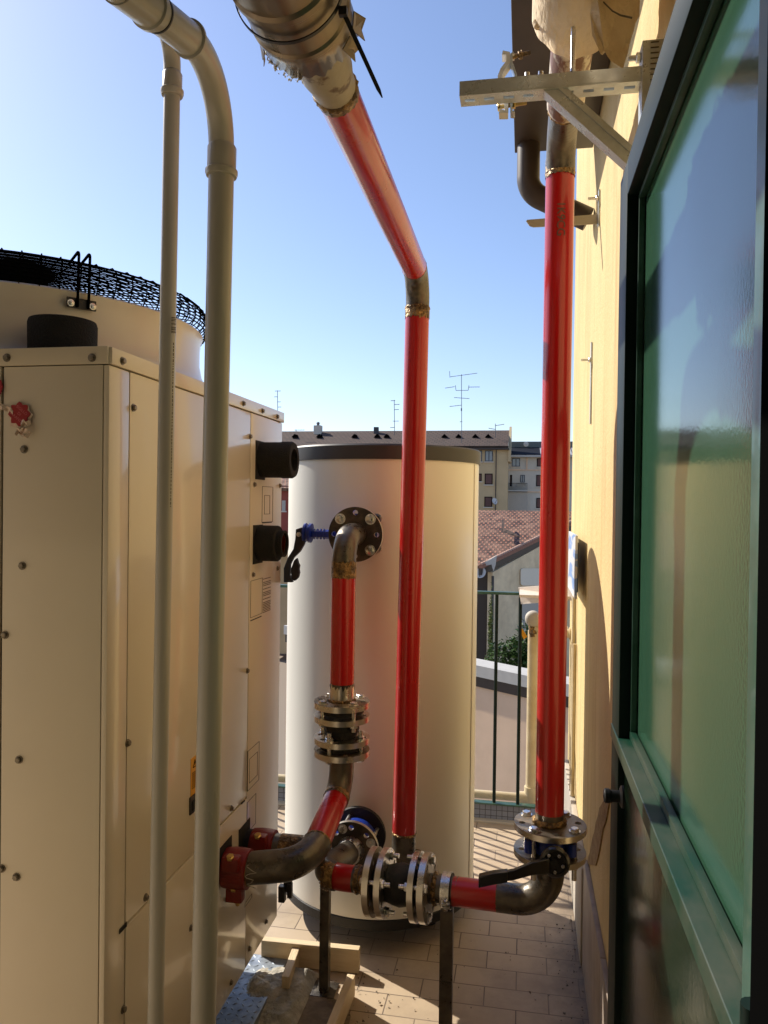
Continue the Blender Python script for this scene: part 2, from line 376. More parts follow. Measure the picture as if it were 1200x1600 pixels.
def flange(c, ax, rad, t, rin, nh=8, m_face='flface', m_edge='bright', a0=0.0, hr=.009, pcd=None):
    """drilled disc: holes are real"""
    pcd = pcd or rad*.79
    bm = bmesh.new(); es = []
    def circ(cx, cy, r_, n):
        vs = [bm.verts.new((cx+r_*math.cos(2*math.pi*k/n), cy+r_*math.sin(2*math.pi*k/n), 0)) for k in range(n)]
        return [bm.edges.new((vs[k], vs[(k+1) % n])) for k in range(n)]
    es += circ(0, 0, rad, 56)
    es += circ(0, 0, rin, 28)
    for k in range(nh):
        an = a0+2*math.pi*k/nh; es += circ(pcd*math.cos(an), pcd*math.sin(an), hr, 12)
    r_ = bmesh.ops.triangle_fill(bm, use_beauty=True, use_dissolve=False, edges=es)
    ret = bmesh.ops.extrude_face_region(bm, geom=bm.faces[:])
    for q in [g for g in ret['geom'] if isinstance(g, bmesh.types.BMVert)]: q.co.z += t
    bmesh.ops.recalc_face_normals(bm, faces=bm.faces[:])
    ax = Vector(ax).normalized(); a, b = frame_of(ax)
    T = Matrix((a, b, a.cross(b))).transposed().to_4x4()
    if a.cross(b).dot(ax) < 0: T = Matrix((b, a, ax)).transposed().to_4x4()
    T.translation = Vector(c)-ax*t/2
    bm.verts.index_update(); mb = MB(); vs = [T @ q.co for q in bm.verts]
    face = []; edge = []
    for f in bm.faces:
        (face if abs(f.normal.z) > .5 else edge).append([q.index for q in f.verts])
    mb.add(vs, face, m_face); o = len(mb.v)-len(vs)
    mb.f += edge; mb.m += [mb.mi(m_edge)]*len(edge); bm.free()
    mb.T = T; mb.pcd = pcd; mb.a0 = a0
    return mb

def hexp(mb, c, ax, r_, h, m=None, a0=0):
    mb.lathe([(r_*.86, 0), (r_, h*.12), (r_, h*.85), (r_*.82, h)], c, ax, 6, m, a0=a0)
def bolt(c0, c1, r_=.007, head=.0125, parent=None, stick=.012, mt='zinc', washer=True):
    """head sits on c0, shank runs to c1 where the nut is"""
    c0, c1 = Vector(c0), Vector(c1); d = (c1-c0).normalized(); mb = MB()
    a0 = random.uniform(0, 1)
    hexp(mb, c0, -d, head, .010, a0=a0); mb.tube([c0, c1+d*stick], r_, 12)
    hexp(mb, c1, d, head, .011, a0=a0+.3); mb.tube([c1+d*.010, c1+d*stick*1.9], r_*.97, 12)
    if washer:
        mb.lathe([(head*1.25, 0), (head*1.25, .002)], c0, -d, 20); mb.lathe([(head*1.25, 0), (head*1.25, .002)], c1, d, 20)
    return mb.build('bolt', mt, parent)
def flange_bolts(c0, c1, ax, pcd, n, a0, parent, **k):
    ax = Vector(ax).normalized(); a, b = frame_of(ax)
    if a.cross(b).dot(ax) < 0: a, b = b, a
    for i in range(n):
        an = a0+2*math.pi*i/n; o = (a*math.cos(an)+b*math.sin(an))*pcd
        bolt(Vector(c0)+o, Vector(c1)+o, parent=parent, **k)

def text_mesh(body, size, depth=.0006):
    cu = bpy.data.curves.new('t', 'FONT'); cu.body = body; cu.size = size; cu.align_x = 'CENTER'; cu.align_y = 'CENTER'
    cu.resolution_u = 3
    o = bpy.data.objects.new('t', cu); COL.objects.link(o); dg = bpy.context.evaluated_depsgraph_get(); dg.update()
    me = o.evaluated_get(dg).to_mesh(); vs = [q.co.copy() for q in me.vertices]; fs = [list(p.vertices) for p in me.polygons]
    o.evaluated_get(dg).to_mesh_clear(); bpy.data.objects.remove(o); bpy.data.curves.remove(cu)
    return vs, fs

# ------------------------------------------------------------------ ground, floor, sky-side setting
XW = .239                      # plane of the ochre wall
mb = MB(); mb.box((-900, -900, -13), (900, 900, -12.6)); struct(mb.build('ground', 'terr', smooth=0))
mb = MB(); mb.box((-5.5, -2.2, -.35), (XW+.3, 3.93, 0)); struct(mb.build('terrace_floor', 'floor', smooth=0))

# the building the terrace belongs to (its long ochre wall, the house front round the doorway)
wall = MB()
zs = [-.1, 4.2]; ys = [.36, 3.95]
wall.box((XW, .36, -12.5), (XW+.35, 3.98, 3.6))
tag(wall.build('terrace_wall', 'plaster', smooth=0), 'sunlit ochre plaster wall running along the right of the terrace', 'wall')
fr = thing('stair_house', 'shaded ochre house front with the dark doorway in it', 'building', (-.2, .3, 0))
mb = MB(); mb.box((-6, .12, 0), (-.62, .36, 6)); mb.box((-.62, .12, 2.63), (.123, .36, 6)); mb.box((XW, .12, -.3), (XW+.35, .357, 6)); mb.box((.123, .12, 2.63), (XW, .36, 6)); mb.build('wall', 'housefront', fr, smooth=0)  # unseen front: raised and dulled to cut fill on the cabinet
mb = MB(); mb.box((-6, -.3, 3.0), (XW-.002, 1.28, 3.08)); mb.build('eave', 'gutter', fr, smooth=0)
mb = MB(); mb.box((-1.6, -2.2, 0), (-1.5, .12, 2.7)); mb.box((.45, -2.2, 0), (.55, .12, 2.7)); mb.box((-1.6, -2.3, 0), (.55, -2.2, 2.7)); mb.box((-1.6, -2.3, 2.7), (.55, .12, 2.8))
mb.build('interior', 'interior', fr, smooth=0)

# skirting on the wall foot
sk = thing('skirting', 'grey brown tiled skirting along the foot of the ochre wall', 'skirting', (XW, 2, 0))
mb = MB()
for y0, y1 in ((.36, .95), (.954, 1.55), (1.554, 2.15), (2.154, 2.74)):
    mb.box((XW-.016, y0, .0), (XW-.0, y1, .37), bev=.002)
mb.build('tile', 'skirt', sk)
mb = MB()
for y0, y1 in ((2.745, 3.15), (3.154, 3.6), (3.604, 3.92)): mb.box((XW-.022, y0, 0), (XW-.001, y1, .335), bev=.002)
mb.build('raised_tile', 'curb', sk)
# slanting brown strip on the wall
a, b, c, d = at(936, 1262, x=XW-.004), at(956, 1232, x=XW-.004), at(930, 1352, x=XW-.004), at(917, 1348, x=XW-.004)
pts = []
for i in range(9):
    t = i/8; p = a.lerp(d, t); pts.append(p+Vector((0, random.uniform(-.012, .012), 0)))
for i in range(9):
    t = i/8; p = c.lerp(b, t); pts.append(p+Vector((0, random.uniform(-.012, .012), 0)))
mb = MB(); mb.prism(pts, (.006, 0, 0)); tag(mb.build('brown_strip', 'mortar', smooth=0), 'slanting brown strip on the wall above the skirting', 'mortar patch')

# ------------------------------------------------------------------ heat pump
KU = .95
UX = -.858*KU; UY0, UY1 = 1.483*KU, 2.655*KU; UZ0, UZ1 = 1.6-1.5*KU, 1.6+.285*KU; UXL = -1.96*KU
hp = thing('heat_pump', 'large cream enamelled heat pump cabinet with a round roof fan', 'heat pump', (-1.4, 2.05, .0))
mb = MB(); mb.box((UXL, UY0+.006, UZ0), (UX-.006, UY1, UZ1+.02)); mb.build('body', 'dark', hp, smooth=0)
def spanel(y0, y1, z0, z1, name='side_panel', proud=0):
    mb = MB(); mb.box((UX-.012, y0, z0), (UX+proud, y1, z1), bev=.0025); return mb.build(name, 'unit', hp)
YS = at(203, 600, x=UX).y; YR = at(392, 660, x=UX).y; ZS = 1.6-.947*KU
spanel(UY0-.0, YS-.002, UZ0, UZ1-.002, 'corner_post')
spanel(YS+.0012, YR-.0012, ZS+.0025, UZ1-.002); spanel(YS+.0012, YR-.0012, UZ0, ZS-.0025, proud=.001)
spanel(YR+.0012, UY1, UZ0, UZ1-.002, 'rear_panel', .0005)
xl = at(4, 900, y=UY0).x
mb = MB(); mb.box((xl, UY0-.001, UZ0), (UX-.013, UY0+.01, UZ1-.002), bev=.002); mb.build('front_panel', 'unit', hp)
mb = MB(); mb.box((UXL, UY0-.001, UZ0), (xl-.006, UY0+.01, UZ1-.002), bev=.002); mb.build('front_panel', 'unit', hp)
zc = 1.6+.322*KU
mb = MB(); mb.box((UXL, UY0-.004, UZ1), (UX-.002, UY0+.02, zc), bev=.002); mb.build('top_trim', 'unit', hp)
mb = MB(); mb.box((UX-.02, UY0+.002, UZ1), (UX+.005, UY1+.008, zc-.001), bev=.002); mb.build('top_trim', 'unit', hp)
mb = MB(); mb.box((UXL, UY0+.02, zc-.012), (UX-.02, UY1, zc-.006)); mb.build('roof_sheet', 'shroud', hp, smooth=0)
mb = MB(); mb.box((UXL+.05, UY0+.05, UZ0-.05), (UX-.30, UY1-.03, UZ0-.002)); mb.build('base_frame', 'dark', hp, smooth=0)
for fx in (UXL+.15, UX-.34):
    for fy in (UY0+.15, UY1-.2):
        mb = MB(); mb.lathe([(.05, .034), (.05, .06), (.03, .065), (.03, UZ0-.05)], (fx, fy, 0), (0, 0, 1), 24); mb.build('foot', 'rubber', hp)
# screws
def screw(p, n):
    mb = MB(); n = Vector(n); p = Vector(p); mb.lathe([(.0085, 0), (.0085, .0015)], p, n, 20)
    hexp(mb, p+n*.0015, n, .0062, .0055, a0=random.uniform(0, 1)); mb.build('screw', 'screw', hp)
for px, py in ((11, 559), (144, 559)): screw(at(px, py, y=UY0-.004)-Vector((0, .0, 0)), (0, -1, 0))
for px, py in ((38, 702), (35, 884), (8, 992), (30, 1187), (26, 1370), (3, 1357)): screw(at(px, py, y=UY0-.001), (0, -1, 0))
for px, py in ((191, 564), (380, 630.5), (410, 642), (433, 651)): screw(at(px, py, x=UX+.005), (1, 0, 0))
for px, py in ((208, 637), (390.5, 682), (397, 757), (437, 759), (199, 1161), (227, 1402), (192, 1577), (386, 1048), (361, 1263), (297, 1450),
               (415, 1440), (389, 1482), (360, 1535), (395, 898), (433, 888), (353, 1405)): screw(at(px, py, x=UX), (1, 0, 0))
# fine knock-out outlines
def outline(pix, w_=.0016, closed=True):
    P = [at(px, py, x=UX) for px, py in pix]; mb = MB(); n = len(P)
    for i in range(n if closed else n-1):
        a, b = P[i], P[(i+1) % n]; d = (b-a).normalized(); q = Vector((0, -d.z, d.y))*w_/2
        mb.prism([a-q-d*w_/2, b-q+d*w_/2, b+q+d*w_/2, a+q-d*w_/2], (.0011, 0, 0))
    return mb.build('knockout_outline', 'ink', hp, smooth=0)
def rect(pxa, pxb, pya, pyb):   # image x of both sides, image y at the near side -> upright rectangle on the cabinet side
    A = at(pxa, pya, x=UX); B_ = at(pxb, pyb, x=UX); return A, B_
def zrect(y0, y1, z0, z1, w_=.0014):
    mb = MB()
    for (a, b, c, d) in ((y0, z0, y1, z0), (y0, z1, y1, z1), (y0, z0, y0, z1), (y1, z0, y1, z1)):
        mb.box((UX-.001, min(a, c)-w_/2, min(b, d)-w_/2), (UX+.0014, max(a, c)+w_/2, max(b, d)+w_/2))
    mb.build('knockout_outline', 'ink', hp, smooth=0)
def zr(p0, p1, w_=.0014):
    A, B_ = at(*p0, x=UX), at(*p1, x=UX); zrect(A.y, B_.y, B_.z, A.z, w_)
zr((409.5, 760), (425.5, 815)); zr((413, 774), (421, 803)); zr((391.5, 908), (409, 958))
zr((387, 1174), (404, 1218)); zr((389.5, 1186), (401.5, 1211)); zr((386, 1254), (399, 1286)); zr((382, 1412), (393, 1402), .001)
for (p0, p1, h) in (((391, 970), (408, 963), .003), ((409, 817), (424, 815), .003), ((377, 1256), (382, 1251), .004)):
    A, B_ = at(*p0, x=UX), at(*p1, x=UX); mb = MB(); mb.box((UX, A.y, A.z-h/2), (UX+.0015, B_.y, A.z+h/2)); mb.build('slot', 'dark', hp, smooth=0)
A = at(186, 1455, x=UX); mb = MB(); mb.box((UX-.006, A.y, A.z-.006), (UX+.0015, A.y+.03, A.z+.004)); mb.build('slot', 'dark', hp, smooth=0)
# small printed notice beside the lower port: fine grey rules
A, B_ = at(411, 905, x=UX), at(422, 957, x=UX); mb = MB(); z = A.z
while z > B_.z:
    y = A.y
    while y < B_.y:
        w_ = random.uniform(.006, .02)
        mb.box((UX+.0003, y, z-.0012), (UX+.0014, min(y+w_, B_.y), z+.0012)); y += w_+.004
    z -= .0052 if random.random() < .8 else .011
mb.build('printed_notice', 'ink', hp, smooth=0)
# warning label and recessed handle
A, B_ = at(298, 1186, x=UX), at(312, 1240, x=UX)
mb = MB(); mb.box((UX, A.y, B_.z), (UX+.0012, A.y+.045, A.z)); lb = mb.build('warning_label', 'yellow', hp, smooth=0)
mb = MB(); cy, cz = A.y+.022, A.z-.018
for i in range(3):
    a0, a1 = R(90+120*i), R(210+120*i); p = Vector((UX+.0012, cy+.012*math.cos(a0), cz+.012*math.sin(a0)-.002)); q = Vector((UX+.0012, cy+.012*math.cos(a1), cz+.012*math.sin(a1)-.002))
    d = (q-p).normalized(); o = Vector((0, -d.z, d.y))*.0009; mb.prism([p-o, q-o, q+o, p+o], (.0008, 0, 0))
mb.box((UX+.0012, cy-.001, cz-.004), (UX+.002, cy+.001, cz+.004))
for i in range(9): mb.box((UX+.0012, A.y+.006, cz-.022-i*.0048), (UX+.0019, A.y+random.uniform(.03, .04), cz-.0205-i*.0048))
mb.build('print', 'black', lb, smooth=0)
A = at(296, 1246, x=UX); mb = MB(); mb.box((UX, A.y-.002, A.z-.045), (UX+.004, A.y+.06, A.z), bev=.0015)
hd = mb.build('recessed_handle', 'blackpl', hp); mb = MB(); mb.box((UX+.004, A.y+.006, A.z-.036), (UX+.006, A.y+.052, A.z-.012), bev=.001); mb.build('lip', 'dark', hd)
# pipe ports on the side
def port(px, pyc, hpx, ln, step=False):
    c = at(px, pyc, x=UX); rr = hpx; mb = MB()
    yy = c.y+rr; cc = Vector((UX, yy, c.z))
    if step: prof = [(rr, 0), (rr, ln*.72), (rr*.97, ln*.76), (rr*.74, ln*.78), (rr*.74, ln), (rr*.60, ln), (rr*.60, ln*.3), (0, ln*.3)]
    else: prof = [(rr*1.0, 0), (rr*1.0, ln*.6), (rr*1.03, ln*.65), (rr*1.03, ln*.93), (rr*.95, ln), (rr*.62, ln), (rr*.62, ln*.3), (0, ln*.3)]
    mb.lathe(prof, cc, (1, 0, 0), 40); o = mb.build('pipe_port', 'foam', hp, smooth=40)
    mb = MB(); mb.box((UX, yy-rr*1.02, c.z-rr*1.12), (UX+.003, yy+rr*.5, c.z+rr*1.03)); mb.build('cut_out', 'dark', o, smooth=0)
    if step:
        mb = MB(); mb.lathe([(rr*.585, ln*.35), (rr*.585, ln*.9), (rr*.54, ln*.9), (rr*.54, ln*.35)], cc, (1, 0, 0), 32, closed=True); mb.build('copper_stub', 'copper', o)
port(399, 717, .056, .108); port(395, 850, .056, .085, True)
# black foam sleeve on the roof
bb = at(92, 540, y=1.60*KU); mb = MB()
mb.lathe([(.0695, 0), (.071, .004), (.072, .081), (.0695, .089), (.057, .092), (.0, .089)], (bb.x, 1.615*KU, zc-.006), (0, 0, 1), 36)
mb.build('foam_sleeve', 'foam', hp)
# fan shroud
FC = Vector((-1.462, 2.03, 0))   # modelled at nominal size, then shrunk about the eye to the cabinet's scale
N0 = len(bpy.data.objects)
mb = MB(); mb.lathe([(.555, 1.93), (.535, 1.945), (.522, 1.975), (.515, 2.01), (.515, 2.06), (.518, 2.085), (.524, 2.098), (.52, 2.102), (.505, 2.09), (.50, 1.95)], FC, (0, 0, 1), 128)
sh = mb.build('fan_shroud', 'shroud', hp, smooth=50)
mb = MB(); mb.lathe([(.558, 1.915), (.558, 1.931), (.53, 1.931)], FC, (0, 0, 1), 128); mb.build('base_gasket', 'rubber', sh)
# grille: rings and radial wires
gr = MB(); GZ = 2.175
for rr, z in [(.535, 2.112), (.537, 2.122), (.538, 2.131), (.538, 2.140), (.537, 2.149), (.534, 2.158), (.527, 2.167), (.515, 2.173)]+[(.50-.0155*i, 2.176+.0009*i) for i in range(28)]:
    n = 110 if rr > .2 else 48; P = [FC+Vector((rr*math.cos(2*math.pi*k/n), rr*math.sin(2*math.pi*k/n), z)) for k in range(n+1)]
    gr.tube(P, .0018, 5, caps=False)
gr.build('fan_grille', 'black', hp, smooth=60)
rd = MB()
for k in range(76):
    an = 2*math.pi*(k+.5)/76; c_, s_ = math.cos(an), math.sin(an)
    P = [FC+Vector((r_*math.cos(an+tw), r_*math.sin(an+tw), z)) for r_, z, tw in ((.527, 2.098, 0), (.538, 2.118, .0), (.540, 2.14, .004), (.534, 2.162, .008), (.512, 2.178, .012), (.45, 2.182, .02), (.30, 2.19, .04), (.09, 2.202, .06))]
    rd.tube(P, .0017, 5, caps=False)
rd.build('grille_wires', 'black', hp, smooth=60)
mb = MB(); mb.lathe([(.10, 2.202), (.10, 2.206), (0, 2.207)], FC, (0, 0, 1), 40); mb.build('grille_hub', 'black', hp)
mb = MB(); mb.lathe([(.13, 1.96), (.13, 2.06), (.09, 2.085), (0, 2.088)], FC, (0, 0, 1), 32)
for k in range(5):
    an = 2*math.pi*k/5; u = Vector((math.cos(an), math.sin(an), 0)); t = Vector((-u.y, u.x, 0))
    mb.prism([FC+u*.12+t*.05+V(0, 0, 2.0), FC+u*.12-t*.05+V(0, 0, 2.05), FC+u*.49-t*.12+V(0, 0, 2.07), FC+u*.49+t*.12+V(0, 0, 1.99)], (0, 0, .006))
mb.build('fan', 'blackpl', hp)
# grille clamps
def clamp_at(px):
    # point on the shroud circle seen at that pixel column (near side)
    best = None
    for k in range(720):
        an = math.pi+math.pi*k/720; p = FC+Vector((.528*math.cos(an), .528*math.sin(an), 2.08)); d = p-CAM
        X = 600+F*d.dot(RT)/d.dot(_fw)
        if best is None or abs(X-px) < best[0]: best = (abs(X-px), an)
    return best[1]
an = clamp_at(127); u = Vector((math.cos(an), math.sin(an), 0)); t = Vector((-u.y, u.x, 0)); c = FC+u*.526
mb = MB(); q = .034
mb.prism([c-t*q+V(0, 0, 2.058), c+t*q+V(0, 0, 2.058), c+t*q+V(0, 0, 2.082), c-t*q+V(0, 0, 2.082)], u*.006)
cl = mb.build('grille_bracket', 'blackpl', hp, smooth=0)
for s_ in (-.026, .026):
    mb = MB(); mb.lathe([(.0085, 0), (.0085, .0015), (.0052, .0018), (.0052, .006), (0, .007)], c+t*s_+u*.006+V(0, 0, 2.068), u, 16); mb.build('screw', 'zinc', cl)
for s_ in (-.012, .014):
    mb = MB(); o = c+t*s_
    mb.tube(fillet([o+u*.010+V(0, 0, 2.06), o+u*.019+V(0, 0, 2.192), o-u*.05+V(0, 0, 2.178)], .008, 5), .0034, 8); mb.build('hook', 'black', cl)

for o in list(hp.children_recursive):
    if o.name.split('.')[0] in ('fan_shroud', 'base_gasket', 'fan_grille', 'grille_wires', 'grille_hub', 'fan', 'grille_bracket', 'hook') or (o.parent and o.parent.name.startswith('grille_bracket')):
        for q in o.data.vertices: q.co = CAM+(q.co-CAM)*KU
# warranty seal
sc = at(33, 648, y=UY0-.004)
st = thing('warranty_seal', 'crumpled red and white warranty seal on the shaded cabinet front', 'sticker', sc)
mb = MB(); P = []
for k in range(32):
    an = 2*math.pi*k/32; rr = (.0265+.003*math.cos(8*an))*(1+.12*math.cos(an+2)); P.append(sc+V(rr*math.cos(an)*1.0, -.0025-.001*math.sin(3*an), rr*math.sin(an)))
mb.prism(P, (0, .0015, 0)); mb.build('paper_edge', 'stwhite', st, smooth=0)
mb = MB(); P = []
for k in range(32):
    an = 2*math.pi*k/32; rr = .0225+.003*math.cos(8*an); P.append(sc+V(rr*math.cos(an)-.0015, -.0040, rr*math.sin(an)+.001))
mb.prism(P, (0, .0012, 0)); se = mb.build('red_star', 'sticker', st, smooth=0)
for body, dx, dz in (('SIGILLO', .004, .0095), ('DI', -.001, 0), ('GARANZIA', -.005, -.0095)):
    vs, fs = text_mesh(body, .0085); ca, sa = math.cos(R(-38)), math.sin(R(-38)); mb = MB()
    mb.add([sc+V((q.x+dx*0)*ca-(q.y+dz)*sa-.0012, -.0046, (q.x)*sa+(q.y+dz)*ca+.001) for q in vs], fs); mb.build('lettering', 'pink', se, smooth=0)
# loose crumpled tail and tape
mb = MB(); G = []
for i in range(9):
    for j in range(5):
        u_, v_ = i/8, j/4
        G.append(sc+V(.004+.024*v_*(1-.3*u_)+.008*math.sin(u_*5+v_*3), -.006-.011*abs(math.sin(u_*6+v_*4)), -.016-.028*u_+.006*math.sin(v_*7)))
mb.add(G, [[i*5+j, i*5+j+1, (i+1)*5+j+1, (i+1)*5+j] for i in range(8) for j in range(4)]); mb.build('torn_tail', 'stwhite', st, smooth=0)
mb = MB(); G = []
for i in range(7):
    for j in range(3):
        G.append(sc+V(-.045+.03*i/6, -.003-.003*math.sin(i*1.3+j), .006+.012*(j/2-.5)+.012*(1-i/6)))
mb.add(G, [[i*3+j, i*3+j+1, (i+1)*3+j+1, (i+1)*3+j] for i in range(6) for j in range(2)]); mb.build('torn_corner', 'stwhite', st, smooth=0)
mb = MB(); c = at(-3, 605, y=UY0-.004)
mb.prism([c+V(.012*math.cos(a_)*(1+.1*math.cos(8*a_)), -.003, .018*math.sin(a_)) for a_ in [2*math.pi*k/24 for k in range(24)]], (0, .0012, 0))
tag(mb.build('seal_remnant', 'sticker', smooth=0), 'red seal scrap cut by the left edge of the cabinet front', 'sticker')

# ------------------------------------------------------------------ buffer tank
TC = Vector((-.5535, 3.035, 0)); TR = .3785; TB, TT = .10, 1.6+.174*.9464; TT2 = 1.6+.224*.9464
tk = thing('buffer_tank', 'tall white cylindrical buffer tank with a dark top band', 'tank', TC)
mb = MB(); mb.lathe([(TR, TB+.022), (TR, .9), (TR, TT-.002)], TC, (0, 0, 1), 160); mb.build('shell', 'tank', tk, smooth=30)
mb = MB(); mb.lathe([(TR+.006, TT-.009), (TR+.0075, TT+.01), (TR+.0075, TT2-.008), (TR+.002, TT2-.002), (TR-.03, TT2), (TR-.2, TT2+.004), (0, TT2+.006)], TC, (0, 0, 1), 160); mb.build('lid', 'tankband', tk, smooth=30)
mb = MB(); mb.lathe([(TR-.06, TB-.03), (TR-.01, TB-.025), (TR+.003, TB-.015), (TR+.003, TB+.018), (TR-.004, TB+.024)], TC, (0, 0, 1), 128); mb.build('base_ring', 'rubber', tk)
for k in range(3):
    a_ = R(90+120*k); mb = MB(); mb.lathe([(.03, .001), (.03, .012), (.018, .016), (.018, TB-.02)], TC+V(math.cos(a_)*.25, math.sin(a_)*.25, 0), (0, 0, 1), 20); mb.build('foot', 'rubber', tk)
an = R(-13); p = TC+V(math.cos(an)*TR, math.sin(an)*TR, 0)
mb = MB(); t_ = V(-math.sin(an), math.cos(an), 0); u_ = V(math.cos(an), math.sin(an), 0)
mb.prism([p-t_*.009+V(0, 0, TB+.03), p+t_*.009+V(0, 0, TB+.03), p+t_*.009+V(0, 0, TT-.012), p-t_*.009+V(0, 0, TT-.012)], u_*.003); mb.build('closing_strip', 'tank', tk, bev=.001)
FY = 2.53; BY = 2.49
ZT = at(555, 835, y=FY).z; XT = at(555, 835, y=FY).x
mb = MB(); mb.tube([(XT, FY+.03, ZT), (XT, FY+.2, ZT)], .046, 28); mb.build('nozzle', 'steel', tk)
ZB = at(549, 1326, y=BY).z; XB = at(549, 1326, y=BY).x
mb = MB(); mb.tube([(XB, BY+.06, ZB), (XB, BY+.24, ZB)], .048, 28); mb.build('nozzle', 'steel', tk)
mb = MB(); mb.lathe([(.095, 0), (.095, .018)], (XB, BY+.125, ZB), (0, -1, 0), 48); mb.build('nozzle_flange', 'rubber', tk)

# ------------------------------------------------------------------ pipework
PR = .0385
# --- overhead pipe and middle riser
zt, xt = 2.333, -.338
rp = thing('red_riser_pipe', 'middle red pipe rising to an elbow and running overhead', 'pipe', (-.368, 2.46, .5))
top = Vector((-.344, 2.46, zt)); path = fillet([V(-.3685, 2.46, .42), top, V(xt, 1.0, zt)], .093, 14)
L0 = (V(-.3685, 2.46, .42)-path[1]).length
e0, e1 = L0-.012, L0+.093*math.pi/2+.004
segs = split_path(path, [.11, e0, e1, e1+1.03])
for i, (sp, mt, nm) in enumerate(zip(segs, ('steel', 'red', 'steel', 'red', 'oldgrey'), ('steel_end', 'red_pipe', 'elbow', 'red_pipe', 'old_pipe'))):
    mb = MB(); rr = PR if nm != 'old_pipe' else .0405
    if nm == 'old_pipe': mb.tube([sp[0], sp[0].lerp(sp[-1], .12), sp[0].lerp(sp[-1], .2), sp[-1]], [.038, .041, .0455, .0455], 40)
    else: mb.tube(sp, rr-(.0004 if i == 2 else 0), 48)
    mb.build(nm, mt, rp, smooth=50)
def wd(p, d, r_=PR, w_=.010, h=.0035, par=None): weld_ring(p, d, r_, w_, h).build('weld', 'weld', par)
wd(segs[1][0], segs[1][1]-segs[1][0], par=rp)
d = segs[1][-1]-segs[1][-2]; wd(segs[1][-1], d, par=rp); sleeve(segs[1][-1], -d, PR, .032).build('scorched_band', 'weld', rp)
sleeve(segs[1][-1], d, PR, .006).build('scorched_band', 'weld', rp)
wd(segs[2][-1], segs[2][-1]-segs[2][-2], par=rp, w_=.007, h=.002)
wd(segs[3][-1], V(0, -1, 0), r_=.039, w_=.02, h=.004, par=rp); sleeve(segs[3][-1], (0, 1, 0), PR, .018).build('scorched_band', 'weld', rp)
yj = segs[3][-1].y
# lower return towards the tank, hidden behind the joint
mb = MB(); mb.tube(fillet([V(-.3685, 2.46, .43), V(-.3685, 2.46, .33), V(-.3685, 2.83, .33)], .08, 8), PR-.001, 32); mb.build('elbow', 'steel', rp)
for dx in (-.002, .0):
    pass
# --- tin insulation jacket round the overhead pipe
jy = 1.157
tj = thing('tin_jacket', 'tarnished tin insulation sleeve around the overhead pipe', 'pipe insulation', (xt, 1.0, zt))
mb = MB(); JR = .0745; seg = 72
def ragged(k): return .006*math.sin(k*.9)+.005*math.sin(k*2.3+1)+(.012 if k % 17 == 3 else 0)
rings = [(JR, None), (JR, 1.115), (JR+.003, 1.110), (JR+.003, 1.102), (JR, 1.097), (JR, 1.03), (JR+.004, 1.024), (JR+.004, 1.014), (JR, 1.008), (JR, .90), (JR+.004, .893), (JR+.004, .883), (JR, .876), (JR, .37)]
vs = []; fs = []
for i, (r_, y) in enumerate(rings):
    for k in range(seg):
        a_ = 2*math.pi*k/seg; yy = y if y is not None else jy+ragged(k); vs.append((xt+r_*math.cos(a_), yy, zt+r_*math.sin(a_)))
for i in range(len(rings)-1):
    for k in range(seg): fs.append([i*seg+k, i*seg+(k+1) % seg, (i+1)*seg+(k+1) % seg, (i+1)*seg+k])
mb.add(vs, fs); o = mb.build('sleeve', 'jacket', tj, smooth=30); sd = o.modifiers.new('s', 'SOLIDIFY'); sd.thickness = .0015
mb = MB(); mb.lathe([(.05, 0), (JR-.004, -.006), (JR-.006, .04), (.05, .05)], (xt, jy-.012, zt), (0, -1, 0), 40); mb.build('glass_wool', 'wool', tj, smooth=0)
mb = MB(); P = []
for k in range(16):
    a_ = R(195+k*7); P.append(V(xt+(JR+.004+.004*math.sin(k*2))*math.cos(a_), jy+.004+.008*random.random(), zt+(JR+.004+.003*math.sin(k*3))*math.sin(a_)))

for k in range(90):
    a_ = R(random.uniform(188, 262)); q = JR+random.uniform(-.002, .004); c = V(xt+q*math.cos(a_), jy+random.uniform(-.002, .010), zt+q*math.sin(a_)); r_ = random.uniform(.0012, .0035)
    mb.add([c+V(random.uniform(-1, 1), random.uniform(-1, 1), random.uniform(-1, 1)).normalized()*r_ for _ in range(6)], [[0, 1, 2], [0, 2, 3], [0, 3, 4], [1, 2, 5], [2, 3, 5], [3, 4, 5], [0, 4, 1], [1, 4, 5]])
mb.build('wool_fringe', 'white', tj, smooth=0)
for (a_, sz) in ((R(-4), .026), (R(205), .018), (R(-30), .020)):
    c = V(xt+JR*math.cos(a_), jy, zt+JR*math.sin(a_)); mb = MB(); tng = V(-math.sin(a_), 0, math.cos(a_)); nr = V(math.cos(a_), 0, math.sin(a_))
    mb.prism([c-tng*sz*.6-V(0, .02, 0), c+tng*sz*.5-V(0, .02, 0), c+tng*sz*.7+nr*.012+V(0, sz*.25, 0), c+tng*.1*sz+nr*.006+V(0, sz*.4, 0), c-tng*sz*.3+nr*.01+V(0, sz*.8, 0)], nr*.0015); mb.build('torn_flap', 'jacket', tj, smooth=0)
